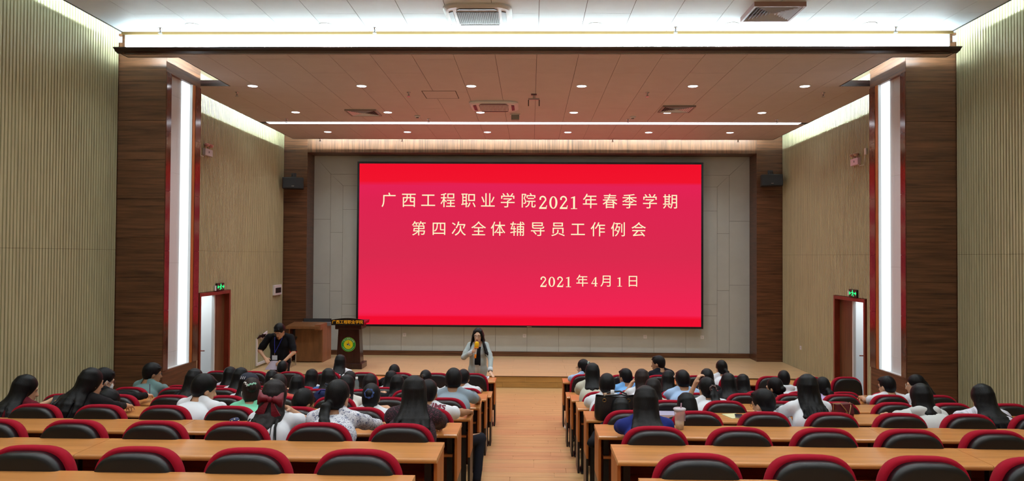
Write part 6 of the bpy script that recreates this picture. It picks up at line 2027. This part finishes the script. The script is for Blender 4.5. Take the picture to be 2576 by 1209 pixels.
# phone on notepad, lavender notebook
t = thing('notepad', (2.02, 7.70, ZT[3]), 'pale yellow notepad lying on the desk before the man with black glasses', 'notepad')
MB().box(-0.075, 0.075, -0.105, 0.105, 0.0, 0.008, 0, 0.001).obj('pages', M('notepad_yellow', (222, 216, 168), 0.7), t)
MB().box(-0.076, 0.076, 0.095, 0.106, 0.0, 0.010).obj('binding', M('notepad_binding', (200, 196, 150), 0.6), t)
t.rotation_euler = (0, 0, 0.25)
t = thing('smartphone', (2.06, 7.67, ZT[3] + 0.010), 'dark smartphone lying on the pale yellow notepad', 'phone')
MB().box(-0.037, 0.037, -0.078, 0.078, 0, 0.008, 0, 0.003).obj('body', M('phone_grey', (90, 88, 92), 0.3), t)
MB().box(-0.034, 0.034, -0.073, 0.073, 0.0082, 0.0088).obj('screen', dark_glass, t)
t.rotation_euler = (0, 0, -0.2)
t = thing('notebook', (1.37, 7.74, ZT[3]), 'lavender notebook lying on the desk left of the drink cup', 'notebook')
MB().box(-0.085, 0.085, -0.10, 0.11, 0.004, 0.016, 0, 0.001).obj('pages', paper, t)
MB().box(-0.088, 0.088, -0.103, 0.113, 0.016, 0.019).obj('cover', M('cover_lavender', (172, 164, 190), 0.5), t)
MB().box(-0.088, 0.088, -0.103, 0.113, 0.0, 0.004).obj('back_cover', MATS['cover_lavender'], t)
# maroon shoulder bag
t = thing('shoulder_bag', (3.05, 7.62, ZT[3]), 'maroon leather shoulder bag with gold chain standing on the desk', 'bag')
ml = M('maroon_leather', (92, 22, 34), 0.35, bump=0.2, bscale=150)
m_ = MB(); m_.prism([(-0.05, 0.0), (0.05, 0.0), (0.055, 0.05), (0.035, 0.15), (-0.035, 0.15), (-0.055, 0.05)], 'x', -0.10, 0.09)
m_.obj('body', ml, t)
m_ = MB(); m_.prism([(-0.060, 0.06), (-0.040, 0.155), (0.040, 0.158), (0.040, 0.152), (-0.036, 0.149), (-0.054, 0.06)], 'x', -0.103, 0.093)
m_.obj('flap', ml, t)
m_ = MB(); m_.tube([(-0.105, 0.0, 0.10), (-0.115, -0.01, 0.165), (-0.07, -0.05, 0.17), (-0.02, -0.065, 0.11), (0.02, -0.068, 0.05), (0.05, -0.06, 0.14), (0.09, 0.0, 0.16), (0.095, 0.0, 0.10)], 0.005, 6)
m_.obj('chain', M('gold_chain', (206, 172, 120), 0.3, metal=0.8), t)
MB().box(-0.012, 0.012, -0.066, -0.055, 0.055, 0.08).obj('clasp', MATS['gold_chain'], t)
t.rotation_euler = (0, 0, 0.35)
# book by the speaker, papers, bottle, navy bag, key pouch
t = thing('book', (-0.775, 13.12, ZT[7]), 'white book with blue cover picture on the front desk beside the speaking woman', 'book')
MB().box(-0.075, 0.075, -0.10, 0.10, 0.0, 0.022, 0, 0.001).obj('pages', paper, t)
MB().box(-0.077, 0.077, -0.102, 0.102, 0.022, 0.025).obj('cover', white_plastic, t)
MB().box(-0.05, 0.05, -0.06, 0.05, 0.0252, 0.0258).obj('cover_picture', M('cover_blue', (50, 70, 120), 0.5), t)
t = thing('paper_stack', (-4.60, 7.66, ZT[3]), 'white papers lying on the desk before the woman in maroon', 'paper')
for i in range(3):
    o = MB().box(-0.105, 0.105, -0.14, 0.14, 0.002 * i, 0.002 * i + 0.0015).obj('sheet', paper, t); o.rotation_euler = (0, 0, 0.1 * i)
t = thing('smartphone', (-4.655, 7.47, 1.385), 'black smartphone held by the woman in maroon', 'phone')
MB().box(-0.037, 0.037, -0.005, 0.005, -0.075, 0.075, 0, 0.003).obj('body', black_plastic, t)
MB().box(-0.033, 0.033, -0.0062, -0.005, -0.068, 0.068).obj('screen', dark_glass, t)
t.rotation_euler = (math.radians(-50), 0, 0.2)
t = thing('pen', (-4.50, 9.03, 1.165), 'slim dark pen in the hand of the masked man', 'pen')
MB().cyl((0, 0, 0), (0.02, -0.04, 0.14), 0.004).obj('barrel', M('pen_purple', (90, 60, 110), 0.4), t)
MB().cyl((0, 0, -0.012), (0, 0, 0), 0.001, 0.004).obj('tip', chrome, t)
bottle((-2.36, 10.45, ZT[5]), 'clear water bottle with white cap on the desk behind the dark brown bob', (150, 176, 186), 0.23, 0.032, (232, 234, 236), 0.45)
t = thing('cloth_bag', (-2.36, 8.98, ZT[4]), 'navy blue cloth bag lying on the desk behind the bowed person with glasses', 'bag')
pr = [ell(V3(0, 0, 0.06), V3(0.17, 0.10, 0.062), None, 0, 0.03), ell(V3(-0.05, 0.0, 0.10), V3(0.12, 0.08, 0.055), None, 0, 0.03), ell(V3(0.09, -0.02, 0.09), V3(0.07, 0.07, 0.05), None, 0, 0.03), cap(V3(-0.15, -0.04, 0.05), V3(0.15, -0.06, 0.045), 0.04, 0.03, 0, 0.02)]
V, F = grow(pr, 0.01, (), lambda P: 0.004 * sinnoise(P, 4, 40))
V[:, 2] = np.maximum(V[:, 2], 0)
link('body', qmesh('body', V, F, cloth('navy_bag', (34, 42, 84))), t)
MB().tube([(-0.10, -0.06, 0.12), (-0.06, -0.10, 0.17), (0.04, -0.10, 0.165), (0.10, -0.07, 0.11)], 0.010, 8).obj('strap', cloth('navy_bag_strap', (44, 56, 120)), t)
t = thing('key_pouch', (-2.50, 6.47, ZT[2]), 'small blue and yellow trinket pouch on the desk left of the red bow', 'pouch')
pr = [ell(V3(0, 0, 0.018), V3(0.04, 0.03, 0.02), None, 0, 0.02), ell(V3(0.02, 0.01, 0.025), V3(0.02, 0.02, 0.014), None, 0, 0.02)]
V, F = grow(pr, 0.006); V[:, 2] = np.maximum(V[:, 2], 0)
link('pouch', qmesh('pouch', V, F, spots('pouch_print', (40, 48, 92), [((220, 206, 150), 40, 0.3, 10)])), t)
MB().tube([(0.035 + 0.012 * math.cos(a), 0.012 * math.sin(a), 0.02) for a in [i * 0.5236 for i in range(13)]], 0.003, 6, cap=False).obj('key_ring', chrome, t)
